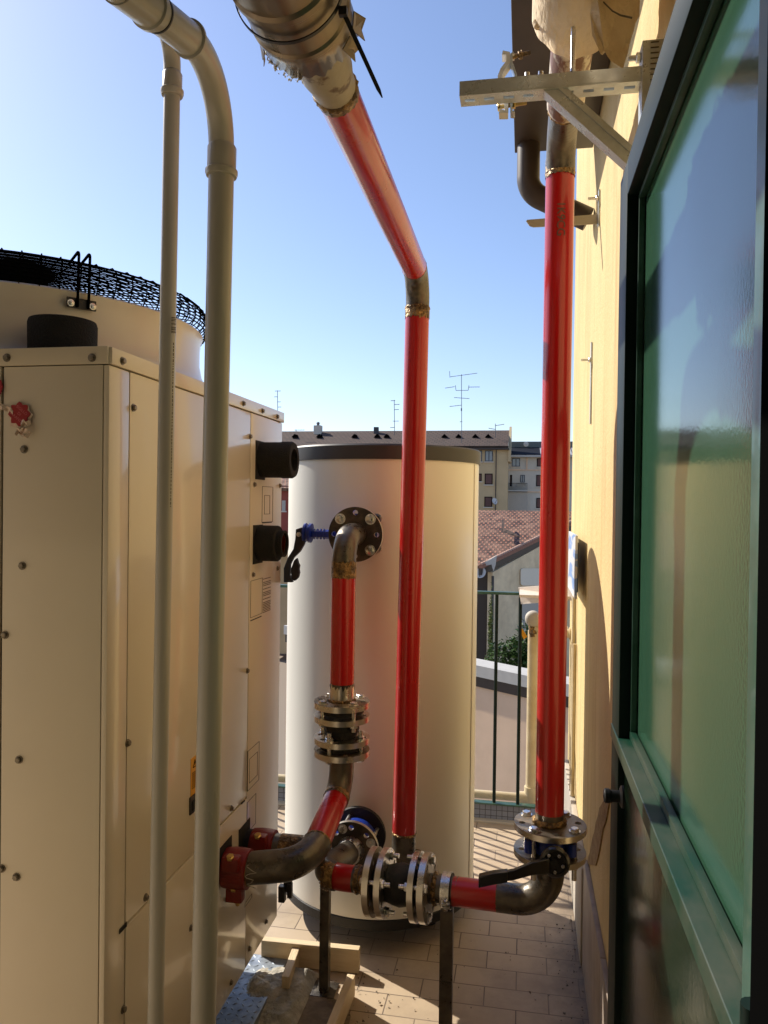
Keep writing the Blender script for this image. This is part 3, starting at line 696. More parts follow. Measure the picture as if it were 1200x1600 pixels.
# cable tie
c0, c1 = at(536, 18, y=1.06), at(597, 152, y=1.12)
ct = thing('cable_tie', 'long black cable tie hanging from the tin sleeve', 'cable tie', c0)
mb = MB(); dd = (c1-c0); sidev = V(.0032, 0, 0)
mb.prism([c0-sidev*1.1, c0+sidev*1.1, c0+dd*.9+sidev, c1+sidev*.3, c1-sidev*.3, c0+dd*.9-sidev], (0, .0015, 0)); mb.build('strap', 'blackpl', ct, smooth=0)
mb = MB(); mb.box(c0-V(.006, .004, .006), c0+V(.006, .005, .006), bev=.001); mb.build('head', 'blackpl', ct)
mb = MB(); mb.lathe([(JR+.0055, -.003), (JR+.0075, -.003), (JR+.0075, .003), (JR+.0055, .003)], (xt, 1.055, zt), (0, 1, 0), 64, closed=True); mb.build('loop', 'blackpl', ct)

# --- right riser
xr, yr = .084, 2.14; zr_ = 2.575
fz = at(857, 1290, y=yr).z            # mid plane of upper flange
rr_ = thing('red_riser_pipe', 'thick red pipe beside the ochre wall with a marker scribble', 'pipe', (xr, yr, fz))
path = fillet([V(xr-.002, yr, fz+.008), V(xr+.001, yr, zr_), V(xr+.012, .38, zr_)], .10, 14)
L0 = (path[1]-path[0]).length; zred = at(872, 272, y=yr).z
c1_ = zred-fz-.008; e1 = L0+.10*math.pi/2
segs = split_path(path, [.03, c1_, e1+.10, e1+.12])
for i, (sp, mt, nm) in enumerate(zip(segs, ('steel', 'red', 'steel', 'oldwhite', 'oldwhite'), ('steel_end', 'red_pipe', 'elbow', 'reducer', 'old_pipe'))):
    mb = MB(); r_ = PR
    if nm == 'reducer': mb.tube(sp[:1]+[sp[-1]], [.040, .0445], 48)
    elif nm == 'old_pipe': mb.tube([sp[0].lerp(sp[-1], k/12) for k in range(13)], .0445, 48)
    else: mb.tube(sp, r_, 48)
    mb.build(nm, mt, rr_, smooth=50)
wd(V(xr-.002, yr, fz+.014), (0, 0, 1), w_=.02, h=.009, par=rr_)
wd(segs[1][-1], (0, 0, 1), par=rr_, h=.003); sleeve(segs[1][-1], (0, 0, -1), PR, .012).build('scorched_band', 'weld', rr_); sleeve(segs[1][-1], (0, 0, 1), PR, .035).build('scorched_band', 'weld', rr_)
wd(segs[2][-1], (0, -1, .0), par=rr_, r_=.040, w_=.012)
# handwritten mark on the pipe
vs, fs = text_mesh('1K9CG', .030); mb = MB(); c = at(873, 342, y=yr-PR)
for q in vs:
    pass
phi0 = R(-86)
def wrap(q):   # text runs down the pipe
    a_ = phi0+(q.y+.12*q.x*0)/PR; return V(xr+(PR+.0016)*math.cos(a_), yr+(PR+.0016)*math.sin(a_), c.z-q.x)
mb.add([wrap(q) for q in vs], fs); mb.build('marker_text', 'ink', rr_, smooth=0)
# upper flange of the valve stack
FR = .097
fl = flange((xr, yr, fz), (0, 0, 1), FR, .016, PR, 8, a0=R(10)); fl.build('flange', None, rr_, smooth=30)
fz2 = at(857, 1331, y=yr).z
# --- butterfly valve (right)
bv = thing('butterfly_valve', 'blue butterfly valve with a black lever under the thick red pipe', 'valve', (xr, yr, fz2))
mb = MB(); zm = (fz+fz2)/2; hh = (fz-fz2)/2-.0085
mb.lathe([(.052, -hh), (.060, -hh*.85), (.062, 0), (.060, hh*.85), (.052, hh)], (xr, yr, zm), (0, 0, 1), 40)
for a_ in (R(45), R(135), R(225), R(315)):
    c = V(xr+.078*math.cos(a_), yr+.078*math.sin(a_), zm); mb.lathe([(.013, -hh*.6), (.013, hh*.6)], c, (0, 0, 1), 16); mb.tube([V(xr, yr, zm), c], .010, 8)
mb.build('body', 'blue', bv)
hc = at(867, 1347, y=yr-.125)
mb = MB(); mb.tube([V(hc.x-.004, yr-.05, zm-.003), V(hc.x, hc.y, hc.z)], .017, 20); mb.build('neck', 'blue', bv)
hubn = V(-.15, -1, .12).normalized()
mb = MB(); mb.lathe([(.034, -.014), (.038, -.009), (.038, .004), (.034, .009), (.028, .010), (.026, .006), (.012, .006), (.011, .015), (0, .015)], hc, hubn, 36); hb = mb.build('lever_hub', 'lacquer', bv)
ha, hb_ = frame_of(hubn)
for k in range(5):
    a_ = 2*math.pi*k/5+.4; mb = MB(); hexp(mb, hc+hubn*.008+(ha*math.cos(a_)+hb_*math.sin(a_))*.022, hubn, .0045, .004); mb.build('screw', 'zinc', hb)
def lever(P, wv, th, par, name, mt):   # flat bar along points P, width vectors
    mb = MB(); n = len(P); off = Vector(th); vs = []
    for p, w_ in zip(P, wv):
        p = Vector(p); w_ = Vector(w_); vs += [p+w_-off, p-w_-off, p-w_+off, p+w_+off]
    fs = [[i*4+k, i*4+(k+1) % 4, (i+1)*4+(k+1) % 4, (i+1)*4+k] for i in range(n-1) for k in range(4)]+[[3, 2, 1, 0], [(n-1)*4+k for k in range(4)]]
    mb.add(vs, fs); return mb.build(name, mt, par, smooth=40, bev=.002)
P = [at(858, 1352, y=hc.y-.012), at(832, 1356, y=hc.y-.02), at(803, 1366, y=hc.y-.03), at(790, 1368, y=hc.y-.032)]
lever(P, [V(0, 0, .019), V(0, 0, .016), V(0, 0, .0125), V(0, 0, .012)], (.0, .008, 0), bv, 'lever_arm', 'lacquer')
P = [at(793, 1368, y=hc.y-.032), at(770, 1371, y=hc.y-.034), at(748, 1376, y=hc.y-.036)]
lever(P, [V(0, 0, .0135), V(0, 0, .0145), V(0, 0, .014)], (0, .012, 0), bv, 'lever_grip', 'lacquer')
# --- manifold
hL = at(542, 1372, y=2.205); hR = at(741, 1396, y=2.165)
dh = (hR-hL).normalized()
def hp_at(px):   # point of the horizontal pipe axis seen at a pixel column
    lo, hi = -.4, .6
    for _ in range(40):
        m_ = (lo+hi)/2; d = hL+dh*m_-CAM
        if 600+F*d.dot(RT)/d.dot(_fw) < px: lo = m_
        else: hi = m_
    return hL+dh*lo
mf = thing('manifold_pipe', 'short red pipe with steel elbow between the pipe clamp and the lever valve', 'pipe', hR)
corner = V(xr-.001, yr, 0); s_ = (xr-hR.x)/dh.x; corner = hR+dh*s_; corner.x, corner.y = xr, yr+.0
f2x, f2xb = hp_at(652), hp_at(667)
path = fillet([f2xb+dh*.006, corner, V(xr, yr, fz2-.006)], .088, 14)
Lr = (hp_at(778)-path[0]).length; Lc = (hp_at(709)-path[0]).length
segs = split_path(path, [Lc, Lr])
for sp, mt, nm in zip(segs, ('steel', 'red', 'steel'), ('steel_end', 'red_pipe', 'elbow')):
    mb = MB(); mb.tube(sp, .0395 if mt == 'red' else .040, 48); mb.build(nm, mt, mf, smooth=50)
wd(path[0]+dh*.02, dh, r_=.040, par=mf, w_=.016, h=.006); wd(segs[2][0], dh, par=mf, r_=.0395, w_=.006, h=.0015); wd(segs[2][0]+dh*.028, dh, par=mf, r_=.0395, w_=.005, h=.001)
wd(V(xr, yr, fz2-.018), (0, 0, 1), par=mf, r_=.040, w_=.014, h=.005)
fl = flange((xr, yr, fz2), (0, 0, 1), FR, .015, PR, 8, a0=R(10)); fl.build('flange', None, mf, smooth=30)
flange_bolts((xr, yr, fz+.008), (xr, yr, fz2-.008), (0, 0, 1), FR*.79, 4, R(55), mf, stick=.022)
FH = .095
fl = flange(f2xb, dh, FH, .018, .03, 8, a0=R(22)); fl.build('flange', None, mf, smooth=30)
# rubber joint horizontal
f1a, f1b = hp_at(584), hp_at(602)
rj = thing('rubber_joint', 'black rubber expansion joint lying between the two upright pairs of flanges', 'expansion joint', (f1b+f2x)/2)
ln = (f2x-f1b).length
mb = MB(); mb.lathe([(.040, .004), (.050, .010), (.056, ln*.3), (.060, ln*.5), (.056, ln*.7), (.050, ln-.010), (.040, ln-.004)], f1b, dh, 48); mb.build('bellows', 'rubber', rj)
fl = flange(f1b, dh, FH, .017, .045, 8, a0=R(22), m_face='bright'); fl.build('flange', None, rj, smooth=30)
fl = flange(f2x, dh, FH, .017, .045, 8, a0=R(22), m_face='bright'); fl.build('flange', None, rj, smooth=30)
for cc in (f1a.lerp(f1b, .5), f2x.lerp(f2xb, .5)):
    mb = MB(); mb.lathe([(.058, -.006), (.058, .006)], cc, dh, 40); mb.build('gasket', 'rubber', rj)
flange_bolts(f1a-dh*.009, f1b+dh*.0085, dh, FH*.79, 4, R(22+45), rj, stick=.014)
flange_bolts(f2xb+dh*.009, f2x-dh*.0085, dh, FH*.79, 4, R(22+45), rj, stick=.014)
# --- tank return pipe (lower)
ty = BY-.02
tp = thing('tank_return_pipe', 'low pipe from the tank foot to the left flange, with a charred elbow', 'pipe', hL)
cornr = hL-dh*((hL.x-at(494, 1372, y=2.2).x)/dh.x)
path = fillet([V(XB, ty, ZB), V(cornr.x, cornr.y, cornr.z), f1a-dh*.005], .085, 14)
tot = sum((path[i+1]-path[i]).length for i in range(len(path)-1))
s1 = (f1a-hp_at(525)).length; s2 = (f1a-hp_at(556)).length
segs = split_path(path, [tot-s1, tot-s2])
for sp, mt, nm in zip(segs, ('steel', 'red', 'steel'), ('elbow', 'red_pipe', 'steel_end')):
    mb = MB(); mb.tube(sp, .0375 if nm != 'elbow' else .038, 48); mb.build(nm, mt, tp, smooth=50)
sleeve(hp_at(525), -dh, .0378, .035).build('scorched_band', 'weld', tp); wd(hp_at(513), dh, r_=.038, w_=.012, h=.004, par=tp)
wd(hp_at(560), dh, r_=.0375, w_=.016, h=.004, par=tp); wd(hp_at(569), dh, r_=.038, w_=.018, h=.004, par=tp)
fl = flange(f1a, dh, FH, .018, .03, 8, a0=R(22)); fl.build('flange', None, tp, smooth=30)
fl = flange((XB, BY, ZB), (0, 1, 0), .0925, .016, .036, 8, m_face='dkface'); fl.build('flange', None, tp, smooth=30)
mb = MB(); mb.lathe([(.038, 0), (.043, .02), (.046, .035)], (XB, BY-.045, ZB), (0, 1, 0), 36); mb.build('collar', 'zinc', tp)
flange_bolts((XB, BY-.008, ZB), (XB, BY+.125, ZB), (0, 1, 0), .073, 4, R(22+45), tp)
# lower tank valve
lv = thing('butterfly_valve', 'low blue valve at the tank foot with its black grip pointing down', 'valve', (XB, BY, ZB))
vb = BY+.055
mb = MB(); mb.lathe([(.055, -.04), (.070, -.028), (.070, .028), (.055, .045)], (XB, vb, ZB), (0, 1, 0), 40)
mb.tube([V(XB, vb, ZB), V(XB-.15, vb, ZB-.03)], .016, 16); mb.build('body', 'blue', lv)
g0, g1 = at(440, 1385, y=2.62), at(452, 1402, y=2.62)
mb = MB(); mb.lathe([(.028, 0), (.028, .016)], (XB-.15, vb, ZB-.03), (-1, 0, -.2), 24); mb.build('lever_hub', 'blackpl', lv)
a0_ = at(447, 1408, y=2.66); 
lever([V(XB-.16, vb, ZB-.03), at(450, 1372, y=vb-.03), at(450, 1393, y=vb-.04)], [V(.014, .0, 0)]*3, (0, .008, 0), lv, 'lever_arm', 'blackpl')
lever([at(441, 1383, y=vb-.045), at(441, 1408, y=vb-.055)], [V(.011, 0, 0)]*2, (0, .013, 0), lv, 'lever_grip', 'blackpl')
lever([at(453, 1380, y=vb-.035), at(453, 1402, y=vb-.045)], [V(.008, 0, 0)]*2, (0, .010, 0), lv, 'release_latch', 'blackpl')

# --- upper tank pipe
up = thing('tank_flow_pipe', 'short red pipe hanging from a dark elbow on the tank front', 'pipe', (XT, 2.5, 1.3))
vy = 2.37
fA, fB, fC_, fD = [at(534, y_, y=vy) for y_ in (1099, 1120, 1154, 1174)]
xv = at(538, 1000, y=vy).x
path = fillet([V(XT, FY-.005, ZT), V(XT, vy+.0, ZT), V(fA.x, vy, fA.z+.006)], .088, 14)
tot = sum((path[i+1]-path[i]).length for i in range(len(path)-1))
zr1, zr0 = at(539, 905, y=vy).z, at(536, 1070, y=vy).z
segs = split_path(path, [tot-(zr1-fA.z), tot-(zr0-fA.z)])
for sp, mt, nm in zip(segs, ('steel', 'red', 'steel'), ('elbow', 'red_pipe', 'steel_end')):
    mb = MB(); mb.tube(sp, PR, 48); mb.build(nm, mt, up, smooth=50)
zw = at(540, 887, y=vy).z
wd(V(XT, vy, zw), (0, 0, 1), par=up, h=.003); sleeve(V(XT, vy, zw), (0, 0, -1), PR, .030).build('scorched_band', 'weld', up); sleeve(V(XT, vy, zw), (0, 0, 1), PR, .02).build('scorched_band', 'weld', up)
sleeve(V(fA.x, vy, fA.z+.006), (0, 0, 1), PR+.0006, .05).build('scorched_band', 'bright', up); wd(V(fA.x, vy, fA.z+.012), (0, 0, 1), par=up, w_=.016, h=.007)
fl = flange((XT, FY+.008, ZT), (0, 1, 0), .093, .017, .036, 8, a0=0, m_face='dkface'); fl.build('flange', None, up, smooth=30)
flange_bolts((XT, FY-.001, ZT), (XT, FY+.11, ZT), (0, 1, 0), .0735, 4, R(45), up, head=.0145)
FU = .0885
fl = flange(fA, (0, 0, 1), FU, .018, .03, 8); fl.build('flange', None, up, smooth=30)
ru = thing('rubber_joint', 'black rubber expansion joint between the two flat-lying flanges below the tank elbow', 'expansion joint', fB)
ln = fB.z-fC_.z
for c in (fB, fC_): flange(c, (0, 0, 1), FU, .017, .045, 8, m_face='bright').build('flange', None, ru, smooth=30)
mb = MB(); mb.lathe([(.040, .004), (.048, .010), (.056, ln*.5), (.050, ln*.75), (.048, ln-.010), (.040, ln-.004)], fC_, (0, 0, 1), 48); mb.build('bellows', 'rubber', ru)
for cc in (fA.lerp(fB, .5), fC_.lerp(fD, .5)):
    mb = MB(); mb.lathe([(.070, -.005), (.070, .005)], cc, (0, 0, 1), 40); mb.build('gasket', 'rubber', ru)
flange_bolts(fA+V(0, 0, .009), fB-V(0, 0, .0085), (0, 0, 1), FU*.79, 4, R(45+0), ru, stick=.012)
flange_bolts(fD-V(0, 0, .009), fC_+V(0, 0, .0085), (0, 0, 1), FU*.79, 4, R(45+25), ru, stick=.014)
# --- slanting pipe to the cabinet
sp_ = thing('slanted_red_pipe', 'slanting red pipe with a big black elbow clamped to the cabinet', 'pipe', (-.58, 2.2, .5))
cz = at(365, 1356, x=-.788).z; cyy = at(365, 1356, x=-.788).y
k0 = V(-.762, cyy, cz); k1 = at(482, 1352, y=cyy+.01); k1.z = at(482, 1352, y=cyy).z
k2 = V(fD.x, vy, at(532, 1228, y=vy).z)
path = fillet([k0, k1, k2, fD-V(0, 0, .005)], [.095, .085], 16)
path_len = sum((path[i+1]-path[i]).length for i in range(len(path)-1))
# index of the bend ends: 17 points per fillet
i_a, i_b, i_c = 17, 18, 34
el1 = path[:i_a+1]; red = [path[i_a], path[i_b]]; el2 = path[i_b:]
mb = MB(); n = len(el1); mb.tube(el1, [.0440-(.0440-.0405)*max(0, (i-3))/(n-4) for i in range(n)], 48); mb.build('elbow', 'steel', sp_, smooth=60)
mb = MB(); mb.tube(red, PR, 48); mb.build('red_pipe', 'red', sp_, smooth=60)
mb = MB(); mb.tube(el2, PR+.0004, 48); mb.build('elbow', 'steel', sp_, smooth=60)
d = red[1]-red[0]; wd(red[0], d, par=sp_, r_=.0400, h=.003); wd(red[1], d, par=sp_, h=.003); sleeve(red[1], -d, PR, .008).build('scorched_band', 'weld', sp_); sleeve(red[1], d, PR+.0004, .018).build('scorched_band', 'weld', sp_)
wd(fD-V(0, 0, .018), (0, 0, 1), par=sp_, w_=.018, h=.007); wd(k0+V(.022, 0, 0), (1, 0, 0), r_=.0440, par=sp_, w_=.006, h=.0015)
fl = flange(fD, (0, 0, 1), FU, .018, .03, 8, a0=R(25)); fl.build('flange', None, sp_, smooth=30)
# chalk squiggle on the elbow
mb = MB(); P = []
for k in range(26):
    t = k/25; a_ = R(-100+165*t)*1; xx = k0.x+.035+.010*math.sin(t*23)+(.012 if k % 5 == 0 else 0)
    P.append(V(xx, k0.y-(.0447)*math.cos(R(-60+130*t)), k0.z+(.0447)*math.sin(R(-60+130*t))))
mb.tube(P, .0011, 5); mb.build('chalk_mark', 'curb', sp_)
# --- grooved couplings
def coupling(c, ro, label, x0):
    g = thing('grooved_coupling', label, 'coupling', c, 'red grooved couplings on the cabinet side')
    mb = MB(); mb.lathe([(ro*.80, -.036), (ro*.98, -.034), (ro, -.026), (ro*1.03, -.012), (ro*1.03, .012), (ro, .026), (ro*.98, .034), (ro*.80, .036)], c, (1, 0, 0), 44)
    mb.build('housing', 'redcast', g)
    for s_ in (-1, 1):
        cc = Vector(c)+V(0, -.35*s_*-0, 0)
        ear = Vector(c)+(V(0, -(ro+.008)*.75, (ro+.004)*.62) if s_ > 0 else V(0, -(ro)*.30, -(ro+.010)))
        mb = MB(); mb.box(ear-V(.024, .016, .020), ear+V(.024, .016, .020), bev=.006); e_ = mb.build('ear', 'redcast', g)
        n_ = V(0, -.6, .8) if s_ > 0 else V(0, .6, -.8)
        mb = MB(); n2 = V(0, -.45, .9).normalized(); hexp(mb, ear+n2*.018, n2, .011, .010); hexp(mb, ear-n2*.020, -n2, .011, .010); mb.tube([ear-n2*.045, ear+n2*.03], .0065, 10); mb.build('bolt', 'brass', e_)
    for k in range(5):
        mb = MB(); a_ = R(150+k*9); mb.box(V(c[0]-.028, c[1]+ro*1.0*math.cos(a_)-.002, c[2]+ro*1.03*math.sin(a_)-.002), V(c[0]+.028, c[1]+ro*1.0*math.cos(a_)+.002, c[2]+ro*1.03*math.sin(a_)+.002)); mb.build('rib', 'redcast', g)
    mb = MB(); mb.tube([V(UX-.01, c[1], c[2]), V(c[0]-.03, c[1], c[2])], .045, 32); mb.build('stub', 'rubber', g)
    return g
coupling(V(-.776, cyy, cz), .054, 'near red grooved coupling joining the big black elbow', 0)
c2 = at(412, 1322, x=-.762)
coupling(c2, .050, 'far red grooved coupling half hidden behind the big black elbow', 0)
ab = thing('lower_stub_pipe', 'short dark pipe running from the far red coupling behind the big elbow', 'pipe', c2)
mb = MB(); mb.tube([c2+V(.03, 0, 0), V(XB-.06, c2.y+.01, c2.z-.01), V(XB-.03, c2.y+.02, c2.z-.015)], .040, 36); mb.build('pipe', 'steel', ab, smooth=60); sleeve(c2+V(.055, 0, 0), (1, 0, 0), .040, .06).build('scorched_band', 'weld', ab)
mb = MB(); mb.box((UX-.002, c2.y-.075, c2.z-.02), (UX+.002, c2.y+.02, c2.z+.075)); mb.build('cut_out', 'dark', hp, smooth=0)
mb = MB(); mb.box((UX-.002, cyy-.07, cz-.02), (UX+.002, cyy+.05, cz+.07)); mb.build('cut_out', 'dark', hp, smooth=0)
# --- upper tank valve
uv = thing('butterfly_valve', 'blue valve behind the tank elbow with its black lever hanging down', 'valve', (XT, FY+.05, ZT))
yv = FY+.055
mb = MB(); mb.lathe([(.052, -.038), (.070, -.03), (.070, .03), (.052, .038)], (XT, yv, ZT), (0, 1, 0), 44)
n0, n1 = at(515, 835, y=yv), at(486, 834, y=yv); mb.tube([n0+V(.05, 0, 0), n0.lerp(n1, .2)], .016, 20); mb.box(n1-V(.0, .017, .011), n0+V(.04, .017, .011), bev=.003)
for k in range(4): mb.lathe([(.0185, 0), (.0185, .003)], n1.lerp(n0, .15+.18*k), (1, 0, 0), 20)
mb.lathe([(.019, -.004), (.034, -.002), (.034, .007), (.026, .010), (.026, .016), (.034, .018), (.034, .024), (.02, .026)], at(486, 833, y=yv), (-1, 0, .05), 32); mb.build('body', 'blue', uv)
b0 = at(477, 833, y=yv)
mb = MB(); mb.lathe([(.012, 0), (.012, .02), (.007, .03)], b0+V(.004, 0, 0), (-1, 0, 0), 20); mb.build('stem', 'zinc', uv)
def flat(pix, y, th, name, mt, par, bev=.002):
    mb = MB(); mb.prism([at(px, py, y=y) for px, py in pix], (0, th, 0)); return mb.build(name, mt, par, smooth=0, bev=bev)
flat([(462, 827), (471, 824), (476, 832), (475, 850), (468, 862), (458, 872), (453, 882), (452, 899), (457, 910), (443, 910), (443, 888), (449, 872), (458, 858), (461, 842)], yv-.02, .020, 'lever_arm', 'blackpl', uv)
flat([(459, 876), (463, 872), (465, 880), (467, 884), (466, 890), (467, 895), (465, 903), (460, 908), (455, 905), (454, 890)], yv-.026, .022, 'release_latch', 'blackpl', uv)
mb = MB(); c = at(467, 835, y=yv-.021); mb.lathe([(.008, 0), (.008, .003), (.004, .0035), (.004, .006)], c, (0, -1, 0), 16); mb.build('screw', 'zinc', uv)

# --- support posts
def post(x, y, z1, label, w_=.034, clampc=None, ax=None):
    g = thing('pipe_support', label, 'pipe support', (x, y, 0), 'dark steel posts carrying the pipes')
    mb = MB(); h = w_/2; t = .004
    mb.prism([(x-h, y-h, .006), (x+h, y-h, .006), (x+h, y-h+t, .006), (x-h+t, y-h+t, .006), (x-h+t, y+h, .006), (x-h, y+h, .006)], (0, 0, z1-.006))
    mb.prism([(x+h, y+h, .006), (x-h+t, y+h, .006), (x-h+t, y+h-t, .006), (x+h-t, y+h-t, .006), (x+h-t, y-h+t, .006), (x+h, y-h+t, .006)], (0, 0, z1-.006))
    mb.build('post', 'steel', g, smooth=0)
    mb = MB(); mb.box((x-.04, y-.04, .001), (x+.04, y+.04, .006), bev=.001); mb.build('foot_plate', 'steel', g)
    return g
b_ = at(507, 1548, z=.0)
post(b_.x, b_.y, .61, 'dark steel post standing in the cement behind the big elbow', .030)
pc = hp_at(699)
g = post(pc.x, pc.y, pc.z-.052, 'dark steel post under the zinc pipe clamp at the front', .036)
mb = MB(); mb.lathe([(.0415, -.014), (.047, -.014), (.047, .014), (.0415, .014)], pc, dh, 40, closed=True); cl = mb.build('clamp_liner', 'rubber', g)
for s_ in (-.010,):
    mb = MB(); mb.lathe([(.047, -.0125), (.0495, -.0125), (.0495, .0125), (.047, .0125)], pc, dh, 40, closed=True); mb.build('clamp_ring', 'zinc', g)
mb = MB(); c = pc+V(0, -.052, -.006); mb.box(c-V(.012, .012, .004), c+V(.012, .008, .0), bev=.001); mb.box(c-V(.012, .012, .014), c+V(.012, .008, -.010), bev=.001); mb.tube([c+V(0, -.003, -.022), c+V(0, -.003, .010)], .004, 10); hexp(mb, c+V(0, -.003, .001), (0, 0, 1), .008, .006); hexp(mb, c+V(0, -.003, -.024), (0, 0, 1), .008, .006)
mb.build('clamp_bolt', 'zinc', g)
mb = MB(); c = hp_at(715); mb = weld_ring(c, dh, .0400, .004, .001)
mb.v = mb.v  # fine joint line beside the clamp
mb.build('joint_line', 'steel', mf)

# ------------------------------------------------------------------ grey PVC conduits
pv = thing('grey_drain_pipe', 'thick grey plastic pipe curving overhead, in front of the cabinet', 'plastic pipe', (-.58, 1.36, 0))
b0 = at(317.5, 1600, y=1.36); b1 = at(346, 262, y=1.36); b0 = b0-(b1-b0).normalized()*.55
q1 = at(300, 70, y=1.16); q2 = at(205, -12, y=1.02)
ctrl = [b0, b1, b1+V(.002, 0, .04), V(b1.x+.006, b1.y-.012, b1.z+.10), ]
r1 = .0235
mb = MB(); mb.tube([b0, b1], r1, 40); mb.build('pipe', 'pvc', pv, smooth=60)
# bend as bezier
def bez(p0, p1, p2, p3, n=22): return [p0*((1-t)**3)+p1*(3*t*(1-t)**2)+p2*(3*t*t*(1-t))+p3*t**3 for t in [k/n for k in range(n+1)]]
e_in = at(346, 240, y=1.36); e_out = at(297, 62, y=1.17)
far = at(190, -22, y=.98)
dirn = (far-e_out).normalized()
bend = bez(e_in, e_in+V(0, 0, .10), e_out-dirn*.06, e_out)
mb = MB(); mb.tube(bend, r1, 40); mb.build('bend', 'pvc', pv, smooth=60)
mb = MB(); mb.tube([e_out, far+dirn*.3], r1+.0025, 40); mb.build('pipe', 'pvc', pv, smooth=60)
def socket(c, d, r_, ln, par):
    d = Vector(d).normalized(); mb = MB(); mb.lathe([(r_-.001, 0), (r_+.0045, .001), (r_+.0065, .006), (r_+.0065, .012), (r_+.0032, .015), (r_+.0032, ln-.004), (r_+.001, ln), (r_-.001, ln)], c, d, 44); return mb.build('socket', 'pvc', par, smooth=40)
up_ = (b1-b0).normalized()
socket(at(346, 277, y=1.36), up_, r1, .058, pv)
mb = MB(); mb.lathe([(r1+.002, 0), (r1+.0065, .001), (r1+.0065, .006), (r1+.002, .008)], e_out, dirn, 44); mb.build('socket_ring', 'pvc', pv)
e2 = e_out+dirn*.115
mb = MB(); mb.lathe([(r1+.002, 0), (r1+.0075, .002), (r1+.0075, .012), (r1+.0045, .014), (r1+.0045, .09)], e2, dirn, 44); mb.build('socket', 'pvc', pv)
mb = MB()
tie = e2+dirn*.0
mb.lathe([(r1+.002, 0), (r1+.004, .001), (r1+.004, .004), (r1+.002, .005)], e_out+dirn*.1, dirn, 44); mb.build('rubber_ring', 'tankband', pv)
ps = thing('grey_drain_pipe', 'thin grey plastic pipe left of the thick one, with a printed barcode', 'plastic pipe', (-.7, 1.42, 0))
s0 = at(243, 1600, y=1.42); s1_ = at(269, 130, y=1.42); s0 = s0-(s1_-s0).normalized()*.5; r2 = .0158
mb = MB(); mb.tube([s0, s1_], r2, 32); mb.build('pipe', 'pvc', ps, smooth=60)
e_in = at(269, 112, y=1.42); e_o = at(240, 10, y=1.30); dr = (at(215, -40, y=1.22)-e_o).normalized()
mb = MB(); mb.tube(bez(e_in, e_in+V(0, 0, .07), e_o-dr*.05, e_o)+[e_o+dr*.4], r2+.0008, 32); mb.build('bend', 'pvc', ps, smooth=60)
socket(at(269, 151, y=1.42), (s1_-s0).normalized(), r2, .047, ps)
# print along the thin pipe
ax_ = (s1_-s0).normalized()
def onpipe(pc_, zoff, phi): return pc_+ax_*zoff+V(math.cos(phi), math.sin(phi), 0)*(r2+.0004)
mb = MB(); c = at(270, 523, y=1.42)
z = 0
while z < .030:
    h = random.choice((.0007, .0012, .0018)); 
    P = [onpipe(V(c.x-.0022, c.y, c.z), z, p_) for p_ in (R(-68), R(-56), R(-46), R(-36))]; Q = [p+ax_*h for p in P]
    for i in range(3): mb.add([P[i], P[i+1], Q[i+1], Q[i]], [[0, 1, 2, 3]])
    z += h+random.choice((.0008, .0012))
mb.build('barcode', 'ink', ps, smooth=0)
mb = MB(); z = -.34
while z < -.02:
    h = random.uniform(.002, .006); P = [onpipe(V(c.x-.0022, c.y, c.z), z, p_) for p_ in (R(-54), R(-48))]; Q = [p+ax_*h for p in P]
    mb.add([P[0], P[1], Q[1], Q[0]], [[0, 1, 2, 3]]); z += h+.0022
mb.build('printed_line', 'ink', ps, smooth=0)

# ------------------------------------------------------------------ right top: jacket, bracket, gutter
pj = thing('plaster_jacket', 'cracked cream insulation wrap round the old pipe by the wall', 'pipe insulation', (.09, 1.1, zr_))
mb = MB(); seg = 80; JR2 = .092; vs = []; fs = []; yj2 = 1.565
NR = 26
for i in range(NR):
    t = i/(NR-1); yy = yj2-t*(yj2-.38)
    for k in range(seg):
        a_ = 2*math.pi*k/seg; r_ = JR2*(1+.02*noise.noise(Vector((math.cos(a_)*1.6, math.sin(a_)*1.6, yy*5)))+.004*noise.noise(Vector((math.cos(a_)*6, math.sin(a_)*6, yy*16))))
        y2 = yy+(.005*math.sin(k*.35)+.003*math.sin(k*1.1) if i == 0 else 0)
        vs.append((xr+.010+r_*math.cos(a_), y2, zr_+r_*math.sin(a_)))
for i in range(NR-1):
    for k in range(seg): fs.append([i*seg+k, i*seg+(k+1) % seg, (i+1)*seg+(k+1) % seg, (i+1)*seg+k])
mb.add(vs, fs); o = mb.build('wrap', 'plasterwrap', pj, smooth=60); sd = o.modifiers.new('s', 'SOLIDIFY'); sd.thickness = .006; sd.offset = -1
mb = MB(); mb.lathe([(.046, .01), (JR2-.008, .0), (JR2-.008, -.03)], (xr+.01, yj2-.02, zr_), (0, 1, 0), 40); mb.build('glass_wool', 'wool', pj, smooth=0)
# torn cloth hanging off
pix = [(930, -30), (998, -30), (996, 22), (990, 34), (986, 50), (981, 66), (977, 84), (970, 105), (963, 101), (955, 96), (949, 88), (944, 78), (938, 84), (934, 74), (925, 55), (922, 20)]
yc = 1.40; G = [at(px, py, y=yc+.0006*(px-930)+.012*math.sin(py*.05)) for px, py in pix]
mb = MB(); mb.prism(G, (0.004, .005, 0)); mb.build('torn_cloth', 'cloth', pj, smooth=0)
mb = MB(); mb.tube([at(943, 3, y=yc-.004), at(957, 17, y=yc-.003), at(970, 24, y=yc-.003), at(988, 28, y=yc-.002)], .0014, 6, wob=.3); mb.build('crack', 'ink', pj)
# small knob of wrap left
mb = MB(); c = at(841, 36, y=1.53); mb.lathe([(.0, -.012), (.008, -.009), (.011, 0), (.008, .009), (0, .012)], c, (0, .3, 1), 14); mb.build('lump', 'plasterwrap', pj)

